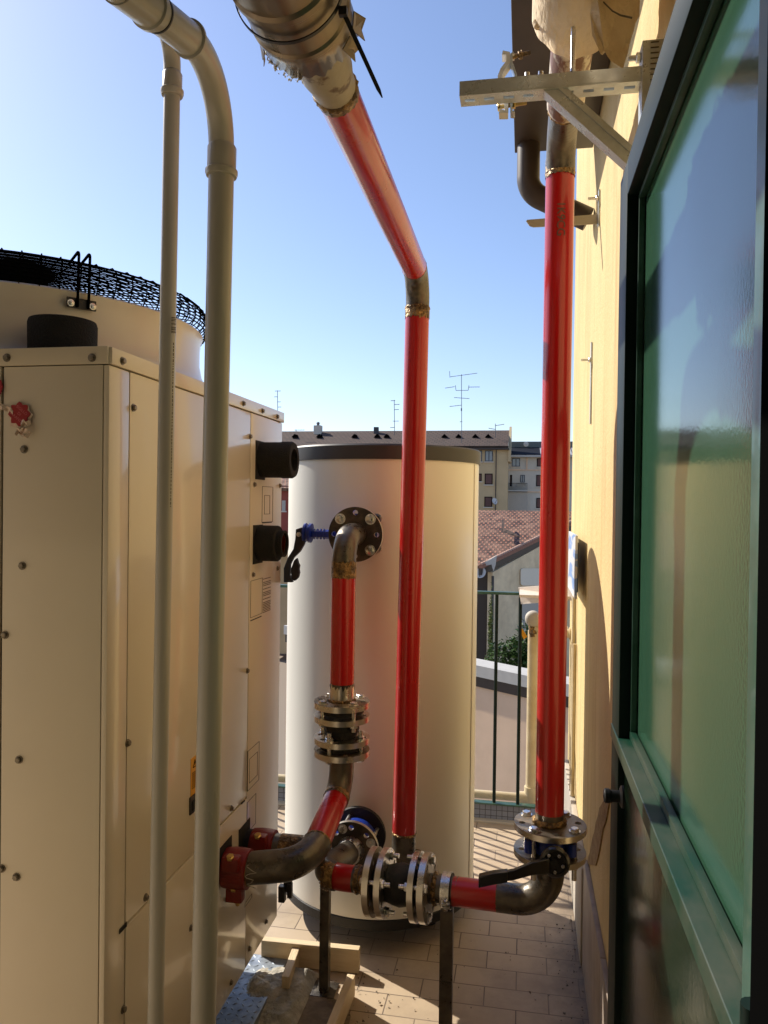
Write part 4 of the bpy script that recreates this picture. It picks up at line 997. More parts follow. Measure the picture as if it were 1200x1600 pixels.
yb = 1.45
br = thing('strut_bracket', 'galvanised slotted channel bracket with diagonal brace fixed to the wall', 'bracket', (.2, yb, 2.39))
zL = at(718, 133, y=yb); zR = at(1000, 109, y=yb); zmid = (zL.z+zR.z)/2
zmid = at(860, 124, y=yb).z
x0, x1 = zL.x, .198
mb = MB(); H, D, T_ = .0205, .041, .0025
y0 = yb; z0 = zmid-.0165; z1 = zmid+.0105; nsl = 9; pitch = (x1-x0)/nsl
for k in range(nsl):
    a = x0+k*pitch; b = a+pitch; sA, sB = a+pitch*.24, b-pitch*.24; ya, yb_ = y0+.014, y0+.024
    mb.box((a, y0+T_, z0), (b, ya, z0+T_)); mb.box((a, yb_, z0), (b, y0+D, z0+T_)); mb.box((a, ya, z0), (sA, yb_, z0+T_)); mb.box((sB, ya, z0), (b, yb_, z0+T_))
mb.box((x0, y0, z0), (x1, y0+T_, z1)); mb.box((x0, y0+D-T_, z0+T_), (x1, y0+D, z1)); mb.box((x0, y0-.0008, z0+.003), (x1, y0-.0001, z0+.006))
mb.box((x0, y0+T_, z1-T_), (x1, y0+.010, z1)); mb.box((x0, y0+D-.010, z1-T_), (x1, y0+D-T_, z1))
mb.build('arm', 'galv', br, smooth=0)
mb = MB(); p0 = at(862, 134, y=yb+.004); p1 = at(995, 252, y=yb+.004); dd = (p1-p0).normalized(); nn = V(-dd.z, 0, dd.x)
p0 = p0-dd*.006
for (w0, w1, dy0, dy1) in ((-.015, .015, 0, .0025), (-.015, -.0125, .0025, .03), (.0125, .015, .0025, .03)):
    mb.prism([p0+nn*w0+V(0, dy0, 0), p1+nn*w0+V(0, dy0, 0), p1+nn*w1+V(0, dy0, 0), p0+nn*w1+V(0, dy0, 0)], (0, dy1-dy0, 0))
mb.prism([p0+nn*.003+V(0, -.003, 0), p1+nn*.003+V(0, -.003, 0), p1+nn*.009+V(0, -.003, 0), p0+nn*.009+V(0, -.003, 0)], (0, .003, 0))
mb.build('brace', 'galv', br, smooth=0)
pw0, pw1 = at(1003, 66, y=yb), at(1003, 200, y=yb); mb = MB()
mb.box((.198, yb-.006, pw1.z-.10), (.2375, yb+.035, pw0.z)); 
wr = mb.build('wall_rail', 'galv', br, smooth=0, bev=.001)
mb = MB(); z = pw1.z-.09
while z < pw0.z-.005: mb.box((.212, yb-.0075, z), (.226, yb-.0055, z+.0016)); z += .0095
mb.build('scale_marks', 'ink', wr, smooth=0)
c = at(992, 84, y=yb); mb = MB(); hexp(mb, V(.1975, yb+.014, c.z), (-1, 0, 0), .009, .008); mb.tube([V(.20, yb+.014, c.z), V(.176, yb+.014, c.z)], .005, 10); mb.build('bolt', 'zinc', br)
# rod with rubber clamp
rx = at(895, 90, y=yb+.02); mb = MB(); zb_ = z1
mb.tube([V(rx.x, yb+.02, zb_), V(rx.x, yb+.02, zr_-.046)], .0045, 12); hexp(mb, V(rx.x, yb+.02, zb_+.002), (0, 0, 1), .009, .008); hexp(mb, V(rx.x, yb+.02, zr_-.062), (0, 0, 1), .008, .012)
mb.lathe([(.014, 0), (.014, .002)], (rx.x, yb+.02, zb_), (0, 0, 1), 20); mb.build('threaded_rod', 'zinc', br)
mb = MB(); mb.lathe([(.0455, -.012), (.050, -.012), (.050, .012), (.0455, .012)], (xr+.007, yj2+.02, zr_), (0, 1, 0), 48, closed=True); cr_ = mb.build('clamp_liner', 'rubber', br)
mb = MB(); mb.lathe([(.050, -.011), (.052, -.011), (.052, .011), (.050, .011)], (xr+.007, yj2+.02, zr_), (0, 1, 0), 48, closed=True); mb.build('clamp_ring', 'zinc', br)
for px in (824, 845):
    c = at(px, 111, y=yb+.02); mb = MB(); hexp(mb, V(c.x, yb+.02, zb_), (0, 0, 1), .009, .009); mb.tube([V(c.x, yb+.02, zb_), V(c.x, yb+.02, zb_+.016)], .005, 10); mb.build('bolt', 'zinc', br)
# loose pipe clamp halves behind the arm
lc = thing('loose_pipe_clamp', 'opened white pipe clamp with rusty bolts hanging behind the channel arm', 'pipe clamp', at(790, 125, y=yb+.05))
def band(pix, name, mt, wdt=.022, th=.0028, y=yb+.05):
    P = [at(a, b, y=y) for a, b in pix]; mb = MB(); n = len(P); vs = []
    for i in range(n):
        t = (P[min(i+1, n-1)]-P[max(i-1, 0)]).normalized(); nn = V(-t.z, 0, t.x)*th/2*1.6
        vs += [P[i]+nn, P[i]-nn, P[i]-nn+V(0, wdt, 0), P[i]+nn+V(0, wdt, 0)]
    mb.add(vs, [[i*4+k, i*4+(k+1) % 4, (i+1)*4+(k+1) % 4, (i+1)*4+k] for i in range(n-1) for k in range(4)]+[[3, 2, 1, 0], [(n-1)*4+k for k in range(4)]])
    return mb.build(name, mt, lc, smooth=30)
band([(785, 82), (794, 83), (794, 96), (785, 108), (781, 118), (781, 142), (785, 152), (791, 160), (791, 174), (780, 173)], 'clamp_half', 'white', .026, .005)
band([(803, 82), (799, 84), (799, 96), (803, 108), (806, 117), (806, 142), (803, 150), (799, 160), (799, 174), (804, 174)], 'clamp_half', 'galv', .024)
for (a, b, mt) in (((797, 90), (829, 82), 'weld'), ((782, 167), (823, 160), 'brass')):
    p, q = at(*a, y=yb+.062), at(*b, y=yb+.062); mb = MB(); mb.tube([p, q], .0042, 10); hexp(mb, p, (p-q), .0075, .006); hexp(mb, p.lerp(q, .4), (q-p), .008, .008); mb.build('bolt', mt, lc)

# wall fixings
def fixing(pxa, pya, pyb, label, stub=None, w_=.022):
    A, B_ = at(pxa, pya, x=XW-.002), at(pxa, pyb, x=XW-.002); g = thing('wall_strip', label, 'metal strip', A)
    mb = MB(); mb.box((XW-.006, A.y-w_/2, min(A.z, B_.z)), (XW-.001, A.y+w_/2, max(A.z, B_.z)), bev=.001); mb.build('strip', 'galv', g)
    if stub:
        c = at(*stub, x=XW-.003); mb = MB(); mb.tube([V(XW-.003, A.y, c.z), V(XW-.04, A.y, c.z)], .0045, 10); hexp(mb, V(XW-.006, A.y, c.z), (-1, 0, 0), .010, .008); mb.build('bolt', 'zinc', g)
    return g
fixing(925, 535, 660, 'flat zinc strip with a bolt on the sunny wall at mid height', (920, 571))
fixing(934, 88, 185, 'narrow metal strip on the wall behind the channel bracket')
g = fixing(937, 297, 350, 'small flat bracket on the wall carrying the gutter outlet bar', (937, 307))
A = at(937, 345, x=XW); p, q = V(XW-.004, A.y, at(937, 342, x=XW).z), at(822, 345, y=A.y)
mb = MB(); hz = .016; z_ = p.z
mb.prism([(XW-.006, A.y, z_-hz), (XW-.006, A.y, z_+hz), (q.x+.004, A.y, z_+hz*.6), (q.x, A.y, z_+hz*.35), (q.x+.012, A.y, z_-hz*.7), (q.x+.025, A.y, z_-hz)], (0, .006, 0)); mb.build('bar', 'oldgrey', g, smooth=0)
# gutter under the eave
gy = 2.98; gzl = at(804, 252, y=gy); gx0, gx1 = gzl.x, XW-.002
gu = thing('eaves_gutter', 'dark brown metal gutter box under the eave with a bent outlet', 'gutter', (0, gy, gzl.z))
mb = MB(); mb.box((gx0, .37, gzl.z+.03), (gx1, gy, gzl.z+.16), bev=.004); mb.build('box', 'gutter', gu)
mb = MB(); mb.box((gx0-.004, .37, gzl.z+.145), (gx0+.006, gy+.004, gzl.z+.165), bev=.002); mb.build('lip', 'gutter', gu)
c = at(826, 240, y=gy-.06); mb = MB(); mb.tube(fillet([V(c.x+.0, gy-.06, gzl.z+.04), V(c.x, gy-.06, at(826, 300, y=gy-.06).z), V(XW-.02, gy-.06, at(880, 345, y=gy-.06).z)], .085, 10), .042, 32); mb.build('outlet', 'gutter', gu, smooth=60)
ev = thing('roof_eave', 'brown timber eave above the ochre wall', 'eave', (.3, 2, 3.2))
mb = MB(); mb.box((gx0+.02, .37, gzl.z+.17), (XW+.36, 2.97, gzl.z+.20)); mb.build('board', 'gutter', ev, smooth=0)

# ------------------------------------------------------------------ green door on the right
DX = .150; DY0, DY1 = .53, 1.245
dr_ = thing('glazed_door', 'open dark green metal door with a ribbed glass pane, swung against the wall', 'door', (DX, DY0, 0))
ztop = at(967, 293, x=DX).z; zmr = at(961, 1140, x=DX)
DY1 = at(969, 293, x=DX).y
GX = DX+.026
yg1 = at(1001, 700, x=GX).y; yg0 = at(1171, 700, x=DX).y
tt = .032
zgt = at(1004, 312, x=GX).z
zg0 = at(960, 1139, x=DX).z
print('rail z', zg0, at(994, 1131, x=GX).z, at(1149, 1493, x=DX).z, yg0, yg1, DY1)
zr0_ = at(958, 1200, x=DX).z
def dbox(y0, y1, z0, z1, xo=0, mt='green', nm='stile', th=tt, bev=.003):
    mb = MB(); mb.box((DX+xo, y0, z0), (DX+xo+th, y1, z1), bev=bev); return mb.build(nm, mt, dr_)
dbox(yg1+.002, DY1-.003, .03, ztop); dbox(DY0-.1, yg0-.002, .03, ztop, mt='greenlight')  # lit look of the near stile is put in as brighter green
dbox(yg0, yg1, zgt, ztop, nm='top_rail')
# rebate lip seen as a pale line round the leaf
mb = MB(); mb.box((DX+.004, DY1-.003, .03), (DX+.010, DY1+.005, ztop+.008)); mb.box((DX+.004, DY0-.1, ztop+.0), (DX+.010, DY1-.003, ztop+.009)); mb.build('rebate_lip', 'greenlight', dr_, smooth=0)
# glazing beads
mb = MB(); bw = .008
mb.box((GX-.009, yg1-bw, zg0), (GX, yg1+.002, zgt), bev=.001); mb.box((GX-.009, yg0-.002, zg0), (GX, yg0+bw, zgt), bev=.001); mb.box((GX-.009, yg0+bw, zgt-bw), (GX, yg1-bw, zgt+.001), bev=.001)
mb.build('glazing_bead', 'greenlight', dr_)
mb = MB(); mb.box((GX+.001, yg0-.004, zg0-.02), (GX+.006, yg1+.004, zgt+.006)); mb.build('glass_pane', 'glass', dr_, smooth=0)
# middle rail: flat dusty ledge
zt_ = zg0; xo = DX-.002
mb = MB(); mb.prism([(xo, yg0, zt_-.022), (xo, yg0, zt_), (GX+.004, yg0, zt_+.003), (GX+.004, yg0, zt_-.022)], (0, DY1-yg0-.004, 0)); ml = mb.build('middle_rail', 'greendust', dr_, smooth=0, bev=.0012)
mb = MB(); mb.box((GX-.010, yg0, zt_+.003), (GX-.001, yg1, zt_+.014), bev=.001); mb.build('bead', 'greendust', ml)
dbox(yg0, yg1, .03, zt_-.023, xo=.010, nm='lower_panel', th=.006, bev=.001, mt='panelgloss')
mb = MB(); z_ = zt_-.12
dbox(yg0, yg1, .03, .14, nm='bottom_rail')
# knob and latch
kc = at(972, 1245, x=DX-.002); ke = at(938, 1245, y=kc.y)
mb = MB(); mb.lathe([(.016, 0), (.016, .003), (.010, .006), (.009, .0)], (DX, kc.y, kc.z), (-1, 0, 0), 24)
mb.tube([V(DX, kc.y, kc.z), V(DX-.022, kc.y, kc.z)], .008, 20); mb.tube([V(DX-.020, kc.y-.004, kc.z), V(DX-.020, kc.y+.0, kc.z)], .009, 16)
mb.tube([V(DX-.001, kc.y, kc.z), V(DX-.027, kc.y, kc.z+.0)], .0085, 20); mb.lathe([(.0085, 0), (.0105, .002), (.0105, .008), (.0085, .010)], (DX-.018, kc.y, kc.z), (-1, 0, 0), 20); mb.build('knob', 'blackpl', dr_)
# hinges
for z_ in (.4, 1.2, 1.95):
    mb = MB(); mb.tube([V(DX-.004, DY0-.02, z_), V(DX-.004, DY0-.02, z_+.09)], .008, 14); mb.build('hinge', 'green', dr_)
# door frame (jamb) fixed in the doorway, flat black
jm = thing('door_frame', 'black steel frame of the doorway at the right edge', 'door frame', (.13, .4, 0))
jx = at(1184, 800, y=.42).x
mb = MB(); mb.box((jx, .10, -.0), (XW-.002, .42, 2.62), bev=.002); mb.box((-.66, .30, 2.56), (jx, .42, 2.62), bev=.002); mb.box((-.66, .30, 0), (-.62, .42, 2.56), bev=.002); mb.build('post', 'black', jm)

# ------------------------------------------------------------------ railing
YRl = 3.90
ra = thing('railing', 'dark green metal railing with upright bars at the terrace end', 'railing', (-.4, YRl, 0))
zt2, zb2 = 1.163, .098
mb = MB(); mb.box((-3.2, YRl-.018, zt2-.014), (.02, YRl+.018, zt2), bev=.002); mb.build('top_rail', 'greenlight', ra)
mb = MB(); mb.box((-3.2, YRl-.02, zb2-.008), (XW-.03, YRl+.02, zb2), bev=.001); mb.build('bottom_rail', 'greenlight', ra)
xb1, xb2 = at(774, 1100, y=YRl).x, at(811, 1100, y=YRl).x; dx = xb2-xb1; x = xb2
while x > -3.1:
    mb = MB(); mb.tube([V(x, YRl, zb2), V(x, YRl, zt2-.014)], .0085, 4 if False else 12); mb.build('bar', 'green', ra); x -= dx
mb = MB(); mb.box((-3.2, YRl+.004, .012), (XW-.024, YRl+.010, zb2-.010)); mb.build('mesh_strip', 'mesh', ra, smooth=0)
mb = MB(); mb.box((-3.2, YRl-.03, 0), (XW-.024, YRl+.03, .012), bev=.003); tag(mb.build('threshold_kerb', 'curb'), 'pale stone kerb under the green railing', 'kerb')
# cream gas pipe beyond the rail
gp = thing('gas_pipe', 'cream painted pipe turning up beside the railing end', 'pipe', (-.0, 3.98, 0))
a = at(745, 1247, y=3.99); b = at(829, 1247, y=3.99); c = at(833, 985, y=3.99)
mb = MB(); mb.tube([V(-3.0, 3.99, b.z), V(b.x, 3.99, b.z)], .021, 20); mb.tube([V(b.x, 3.99, b.z), V(c.x-.0, 3.99, c.z)], .026, 24)
mb.build('pipe', 'cream', gp, smooth=60)
mb = MB(); mb.tube([V(b.x-.06, 3.99, b.z), V(b.x+.01, 3.99, b.z)], .030, 20); mb.tube([V(b.x, 3.99, b.z-.03), V(b.x, 3.99, b.z+.06)], .033, 20); mb.build('elbow', 'cream', gp, smooth=60)
# regulator on its top
gm = thing('gas_regulator', 'round gas regulator with a yellow tag on top of the cream pipe', 'gas regulator', c)
cc = at(833, 968, y=3.96); mb = MB(); mb.lathe([(.034, .05), (.040, .045), (.040, .01), (.034, 0), (.022, -.006), (0, -.008)], cc, (0, 1, 0), 32); mb.build('body', 'curb', gm)
mb = MB(); mb.tube([cc+V(-.005, .02, -.03), cc+V(.0, .02, -.09)], .018, 14); mb.lathe([(.022, 0), (.022, .02)], cc+V(0, .02, -.075), (0, 0, 1), 6); mb.build('union_nut', 'weld', gm)
mb = MB(); mb.prism([at(p_, q_, y=3.94) for p_, q_ in ((811, 983), (816, 982), (821, 990), (824, 995), (818, 999), (815, 992))], (0, .003, 0)); mb.build('tag', 'yellow', gm, smooth=0)
mb = MB(); mb.tube([V(c.x, 3.985, c.z+.01), V(XW-.01, 3.97, c.z+.01)], .02, 14); mb.lathe([(.03, 0), (.03, .012), (.022, .014), (.022, .03)], at(893, 990, y=3.9), (-1, 0, 0), 20); mb.build('wall_pipe', 'cream', gm)
# meter cabinet panel
mc = thing('meter_cabinet', 'pale sheet metal cabinet top projecting from the wall behind the thick red pipe', 'cabinet', at(850, 930, y=3.7))
mb = MB(); P = [at(810, 918, y=3.86), at(898, 912, y=3.60), at(898, 938, y=3.60), at(814, 944, y=3.86)]
mb.prism(P, (.0, .012, .0)); mb.build('front_lip', 'pinkw', mc, smooth=0)
mb = MB(); mb.box((at(812, 918, y=3.86).x, 3.62, P[0].z-.02), (XW-.002, 3.9, P[0].z-.008)); mb.build('top', 'pinkw', mc, smooth=0)
bl = thing('film_covered_panel', 'narrow blue and white film covered panel standing against the wall', 'panel', at(893, 880, y=3.5))
mb = MB(); p0, p1 = at(889, 830, x=.2), at(901, 830, x=.2); zA, zB = p0.z, at(895, 928, x=.2).z
mb.box((.196, p1.y, zB), (.205, p0.y, zA)); mb.build('sheet', 'bluesheet', bl, smooth=0)
mb = MB(); mb.box((.205, p1.y+.05, zB+.02), (.212, p0.y-.02, zA-.03)); mb.build('backing', 'gutter', bl, smooth=0)
# thin white conduits low on the wall
cn = thing('wall_conduit', 'thin cream conduits running down the wall behind the flanges', 'conduit', (XW, 3.3, .5))
for i, yy in enumerate((3.42, 3.50)):
    mb = MB(); mb.tube([V(XW-.012, yy, .34), V(XW-.012, yy, 1.0+.2*i)], .009, 12); mb.build('pipe', 'cream', cn)

# ------------------------------------------------------------------ boards, cement, plate, rubble
def board(a, b, h, th, label, z=0.0, tilt=0):
    a, b = Vector(a), Vector(b); d = (b-a).normalized(); n = V(-d.y, d.x, 0)*th/2
    mb = MB(); mb.prism([a-n, b-n, b+n, a+n], (0, 0, h)); g = mb.build('wooden_board', 'wood', None, smooth=0, bev=.002)
    me = g.data; c = (a+b)/2; ang = math.atan2(d.y, d.x)
    T = Matrix.Translation(c) @ Matrix.Rotation(ang, 4, 'Z')
    me.transform(T.inverted()); g.matrix_world = T
    return tag(g, label, 'board', 'formwork boards on the floor')
zz = .085
A = at(410, 1466, z=zz); B_ = at(562, 1481, z=zz); A.z = B_.z = .004
board(A, B_, zz-.004, .028, 'long pale board lying across behind the steel post')
A = at(463, 1480, z=.07); B_ = at(446, 1527, z=.07); A.z = B_.z = .004; d_ = (A-B_).normalized()
board(A-d_*.004, B_, .068, .026, 'short board butted against the long one, holding the cement')
A = at(549, 1523, z=.07); B_ = at(516, 1604, z=.07); A.z = B_.z = .004
board(A, B_, .068, .026, 'short board near the front standing on edge beside the steel post')
# diamond plate
pl = thing('diamond_plate', 'blue grey steel chequer plate under the cabinet edge', 'metal plate', (-.85, 2.3, 0))
mb = MB(); P = [at(372, 1568, z=.03), at(408, 1490, z=.03)]
y0_, y1_ = 2.05, 2.53
mb.box((-1.1, y0_, .004), (-.775, y1_, .03)); mb.build('sheet', 'plate', pl, smooth=0, bev=.002)
mb = MB()
for i in range(13):
    for j in range(19):
        c = V(-1.09+i*.025+(.0), y0_+.015+j*.025, .0302); a_ = R(45) if (i+j) % 2 else R(-45); u_ = V(math.cos(a_), math.sin(a_), 0); v_ = V(-u_.y, u_.x, 0)
        mb.add([c-u_*.010, c+v_*.0035, c+u_*.010, c-v_*.0035, c+V(0, 0, .0018)], [[0, 1, 4], [1, 2, 4], [2, 3, 4], [3, 0, 4]])
mb.build('raised_lugs', 'plate', pl, smooth=0)
# cement heap
mb = MB(); vs = []; n = 46
x0_, x1_, yA, yB = -.88, -.655, 2.20, 2.505
for i in range(n):
    for j in range(n):
        x = x0_+(x1_-x0_)*i/(n-1); y = yA+(yB-yA)*j/(n-1); e = min(i, j, n-1-i, n-1-j)/(n-1)*7
        h = .004+min(1, e)*(.034*max(0, 1+.5*noise.noise(Vector((x*9, y*9, 1))))*min(1, max(.1, (y-2.2)*7+(x+.8)*2))+.006*noise.noise(Vector((x*40, y*40, 2)))+.004*noise.noise(Vector((x*110, y*110, 4))))
        vs.append((x, y, max(.0035, h) if e > 0 else -.002))
mb.add(vs, [[i*n+j, (i+1)*n+j, (i+1)*n+j+1, i*n+j+1] for i in range(n-1) for j in range(n-1)])
tag(mb.build('cement_heap', 'cement', smooth=60), 'lumpy wet cement spilled between the boards and the plate', 'cement')
mb = MB()
for k in range(520):
    if k < 260: x = random.gauss(-.55, .14); y = random.gauss(2.35, .16)
    elif k < 400: x = random.uniform(-.75, .2); y = random.uniform(1.9, 3.0)
    else: x = XW-.02-abs(random.gauss(0, .05)); y = random.uniform(1.9, 3.1)
    if x < -.84 or x > XW-.02: continue
    r_ = random.choice((.0015, .002, .003, .0045)) * random.uniform(.6, 1.3)
    c = V(x, y, r_*.5+(.004 if x > -.5 else .01)*0+.001); P = [c+V(random.uniform(-1, 1), random.uniform(-1, 1), random.uniform(-.4, .9)).normalized()*r_*random.uniform(.7, 1.2) for _ in range(6)]
    mb.add(P, [[0, 1, 2], [0, 2, 3], [0, 3, 4], [1, 2, 5], [2, 3, 5], [3, 4, 5], [0, 4, 1], [1, 4, 5]])
o = mb.build('grit', 'debris', smooth=0); o['kind'] = 'stuff'; o['label'] = 'loose grit and crumbs scattered over the tiles'; o['category'] = 'grit'

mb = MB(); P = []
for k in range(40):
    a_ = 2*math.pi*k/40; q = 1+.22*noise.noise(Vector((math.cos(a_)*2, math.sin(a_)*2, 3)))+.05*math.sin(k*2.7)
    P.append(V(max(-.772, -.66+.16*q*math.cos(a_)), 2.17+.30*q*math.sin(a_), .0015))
mb.prism(P, (0, 0, .0025)); tag(mb.build('brown_film', 'filmbrown', smooth=0), 'flat brown film on the tiles beside the steel plate', 'mortar')  # flat brown sheet laid over the tiles
# ------------------------------------------------------------------ neighbour parapet
np_ = thing('neighbour_parapet', 'beige parapet wall of the next house with a white coping', 'wall', (-.4, 9, -2))
A, B_ = at(742, 1040, y=9.6), at(829, 1058, y=9.1)
zc2 = (A.z+B_.z)/2; A = at(742, 1039, z=zc2); B_ = at(829, 1057, z=zc2); d_ = (B_-A).normalized(); A = A-d_*4; B_ = B_+d_*2.2; n_ = V(-d_.y, d_.x, 0)
mb = MB(); mb.prism([A, B_, B_+n_*.34, A+n_*.34], (0, 0, -.14)); mb.build('coping', 'coping', np_, smooth=0)
mb = MB(); mb.prism([A+n_*.03-V(0, 0, .142), B_+n_*.03-V(0, 0, .142), B_+n_*.31-V(0, 0, .142), A+n_*.31-V(0, 0, .142)], (0, 0, -.13)); mb.build('dark_band', 'gutter', np_, smooth=0)  # dark brown band under the coping
mb = MB(); mb.prism([A+n_*.06-V(0, 0, .275), B_+n_*.06-V(0, 0, .275), B_+n_*.3-V(0, 0, .275), A+n_*.3-V(0, 0, .275)], (0, 0, -10)); mb.build('wall', 'neigh', np_, smooth=0)

# ------------------------------------------------------------------ far town
def wx(px, Y): return at(px, 780, y=Y).x
def wz(py, Y, px=800): return at(px, py, y=Y).z
def winat(par, px0, px1, py0, py1, Y, kind='glass', frame='greyroof'):
    a, b = at(px0, py0, y=Y), at(px1, py1, y=Y); x0, x1, z0, z1 = a.x, b.x, b.z, a.z
    mb = MB(); t = .09
    mb.box((x0, Y-.06, z0), (x0+t, Y+.1, z1)); mb.box((x1-t, Y-.06, z0), (x1, Y+.1, z1)); mb.box((x0+t, Y-.06, z1-t), (x1-t, Y+.1, z1)); mb.box((x0+t, Y-.06, z0), (x1-t, Y+.1, z0+t))
    if kind == 'glass': mb.box(((x0+x1)/2-.05, Y-.055, z0+t), ((x0+x1)/2+.05, Y+.1, z1-t))
    w_ = mb.build('window', 'black' if kind != 'glass' else frame, par, smooth=0)
    mb = MB(); mb.box((x0+t*.5, Y-.02, z0+t*.5), (x1-t*.5, Y+.05, z1-t*.5)); mb.build('pane' if kind == 'glass' else 'shutter', 'winglass' if kind == 'glass' else 'shutter', w_, smooth=0)
    mb = MB(); mb.box((x0-.12, Y-.16, z0-.14), (x1+.12, Y-.001, z0-.01)); mb.build('sill', 'farB', w_, smooth=0)
    return w_
MT['frameblue'] = mat('dark_frame', (.05, .055, .075), .5)
MT['curtain'] = mat('curtained_glass', (.22, .25, .28), .12, spec=.8)
MT['winglass'] = MT['curtain']
Y = 96
fb = thing('apartment_building', 'long ochre apartment block with a brown tiled roof far behind the tank', 'building', (-20, Y, -12))
xe = wx(793, Y); xl_ = wx(300, Y); ze = wz(696, Y)
mb = MB(); mb.box((xl_, Y, -12.6), (xe, Y+12, ze)); mb.build('wall', 'farA', fb, smooth=0)
zr2 = at(650, 673, y=Y+6).z
def slopeobj(x0, x1, y0, z0, y1, z1, th, nm, mt, par):
    L = math.hypot(y1-y0, z1-z0); mb = MB(); mb.box((0, 0, -th), (x1-x0, L, 0)); o = mb.build(nm, mt, None, smooth=0)
    o.parent = par; o.matrix_parent_inverse = Matrix.Translation(-absloc(par))
    o.location = (x0, y0, z0); o.rotation_euler = (math.atan2(z1-z0, y1-y0), 0, 0); return o
rf = slopeobj(xl_, xe, Y-.7, ze-.1, Y+6, zr2, .25, 'roof', 'tiles_far', fb)
mb = MB(); mb.box((xl_, Y-.75, ze-.55), (xe+.1, Y-.0, ze-.36)); mb.build('eave', 'gutter', fb, smooth=0)
mb = MB(); mb.prism([(xe, Y-.2, ze-.6), (xe, Y+6.2, zr2+.5), (xe, Y+6.2, ze-2), (xe, Y-.2, ze-2)], (.3, 0, 0)); mb.build('gable_parapet', 'farA', fb, smooth=0)
for px in (462, 500, 555, 590, 605, 695, 717, 743, 763):
    p = at(px, 682.5, y=Y+3.2); mb = MB(); q = .42
    mb.prism([p+V(-q, -.6, -.1), p+V(q, -.6, -.1), p+V(0, -.6, .34)], (0, 1.6, 0)); mb.build('dormer_vent', 'black', rf if False else fb, smooth=0)
winat(fb, 758, 770, 704, 721, Y, frame='frameblue'); winat(fb, 746, 753, 704, 721, Y, frame='frameblue')
winat(fb, 757.5, 769.5, 740, 757, Y, 'shut'); winat(fb, 746, 752.5, 740, 752, Y, 'shut'); winat(fb, 757, 769, 776, 792, Y, 'shut')
mb = MB(); p = at(775.5, 700, y=Y-.15); mb.tube([V(p.x, Y-.15, ze-.5), V(p.x, Y-.15, -12)], .06, 8); mb.build('downpipe', 'gutter', fb)
sd_ = thing('satellite_dish', 'small white satellite dish on the ochre block beside the lowest window', 'satellite dish', at(773, 783, y=Y-.6))
def dish(par, c, r_, n_):
    n_ = Vector(n_).normalized(); mb = MB(); mb.lathe([(0, -.22*r_), (r_*.5, -.16*r_), (r_, 0), (r_*.98, .02), (r_*.5, -.12*r_), (0, -.18*r_)], c, n_, 28); mb.build('reflector', 'dish', par)
    mb = MB(); mb.tube([c-n_*.2*r_, c-n_*.9*r_+V(0, .3, -.2)], .04, 6); mb.tube([c-V(0, 0, r_*.9), c+n_*r_*.8], .025, 6); mb.build('arm', 'antenna', par)
dish(sd_, at(773, 783, y=Y-.6), .42, (.7, -.7, .3))
# chimney
ch = at(497, 668, y=Y+5); cb = MB(); cb.box(ch-V(.5, .45, 1.8), ch+V(.5, .45, .25)); k_ = cb.build('chimney', 'farB', fb, smooth=0)
mb = MB(); mb.lathe([(.2, 0), (.2, .3), (.32, .34), (0, .55)], ch+V(.0, 0, .25), (0, 0, 1), 12); mb.build('cowl', 'antenna', fb)
mb = MB(); c = at(588, 671, y=Y+5); mb.box(c-V(.3, .3, 1), c+V(.3, .3, .3)); mb.build('chimney', 'tankband', fb, smooth=0)
# grey building
gb = thing('apartment_building', 'pale grey block with a balcony and dark panelled roof, right of the ochre block', 'building', (2, Y+4, -12))
Y2 = Y+4; x0g = wx(793.5, Y2); x1g = wx(1010, Y2)
mb = MB(); mb.box((x0g, Y2, -12.6), (x1g, Y2+12, wz(713, Y2))); mb.build('wall', 'farB', gb, smooth=0)
mb = MB(); mb.box((x0g, Y2-.8, wz(714.5, Y2)), (x1g, Y2+.0, wz(711.5, Y2))); mb.build('cornice', 'coping', gb, smooth=0)
zA, zB = wz(711.5, Y2), wz(699, Y2+5)
xs = wx(816, Y2+3)
slopeobj(x0g, xs+2.2, Y2-.7, zA+.05, Y2+5, zB, .2, 'panel_roof', 'solar', gb); slopeobj(xs+2.2, x1g, Y2-.7, zA+.05, Y2+5, zB, .2, 'sheet_roof', 'corr', gb)
mb = MB(); mb.box((x0g, Y2+5, zA), (x1g, Y2+7, wz(690, Y2+5))); mb.build('roof_wall', 'greyroof', gb, smooth=0)
mb = MB(); c = at(822, 694, y=Y2+4.4); mb.lathe([(0, -.1), (.30, -.05), (.34, 0), (0, .1)], c, (0, -1, .1), 24); mb.build('round_vent', 'farB', gb)
winat(gb, 800, 812.5, 716, 729, Y2, frame='frameblue'); winat(gb, 839, 851, 716, 729, Y2, 'shut'); winat(gb, 813, 820, 742, 754, Y2, frame='frameblue')
winat(gb, 797, 800, 742, 760, Y2, 'shut'); winat(gb, 838, 850, 742, 760, Y2, 'shut'); winat(gb, 838, 850, 778, 794, Y2, 'shut')
for py in (734, 768): mb = MB(); mb.box((x0g, Y2-.12, wz(py+1, Y2)), (x1g, Y2-.001, wz(py-.6, Y2))); mb.build('string_course', 'neigh', gb, smooth=0)
mb = MB(); mb.box((wx(821.5, Y2), Y2-.1, wz(733, Y2)), (wx(823.5, Y2), Y2-.001, wz(715, Y2))); mb.build('pilaster', 'neigh', gb, smooth=0)
mb = MB(); mb.box((x0g-.1, Y2-1.3, wz(768, Y2)), (wx(824, Y2), Y2-.002, wz(766, Y2))); bal = mb.build('balcony', 'coping', gb, smooth=0)
mb = MB(); xa, xb_ = x0g, wx(823.5, Y2-1.2)
x = xa
while x < xb_: mb.box((x, Y2-1.22, wz(766, Y2)), (x+.035, Y2-1.18, wz(755, Y2))); x += .12
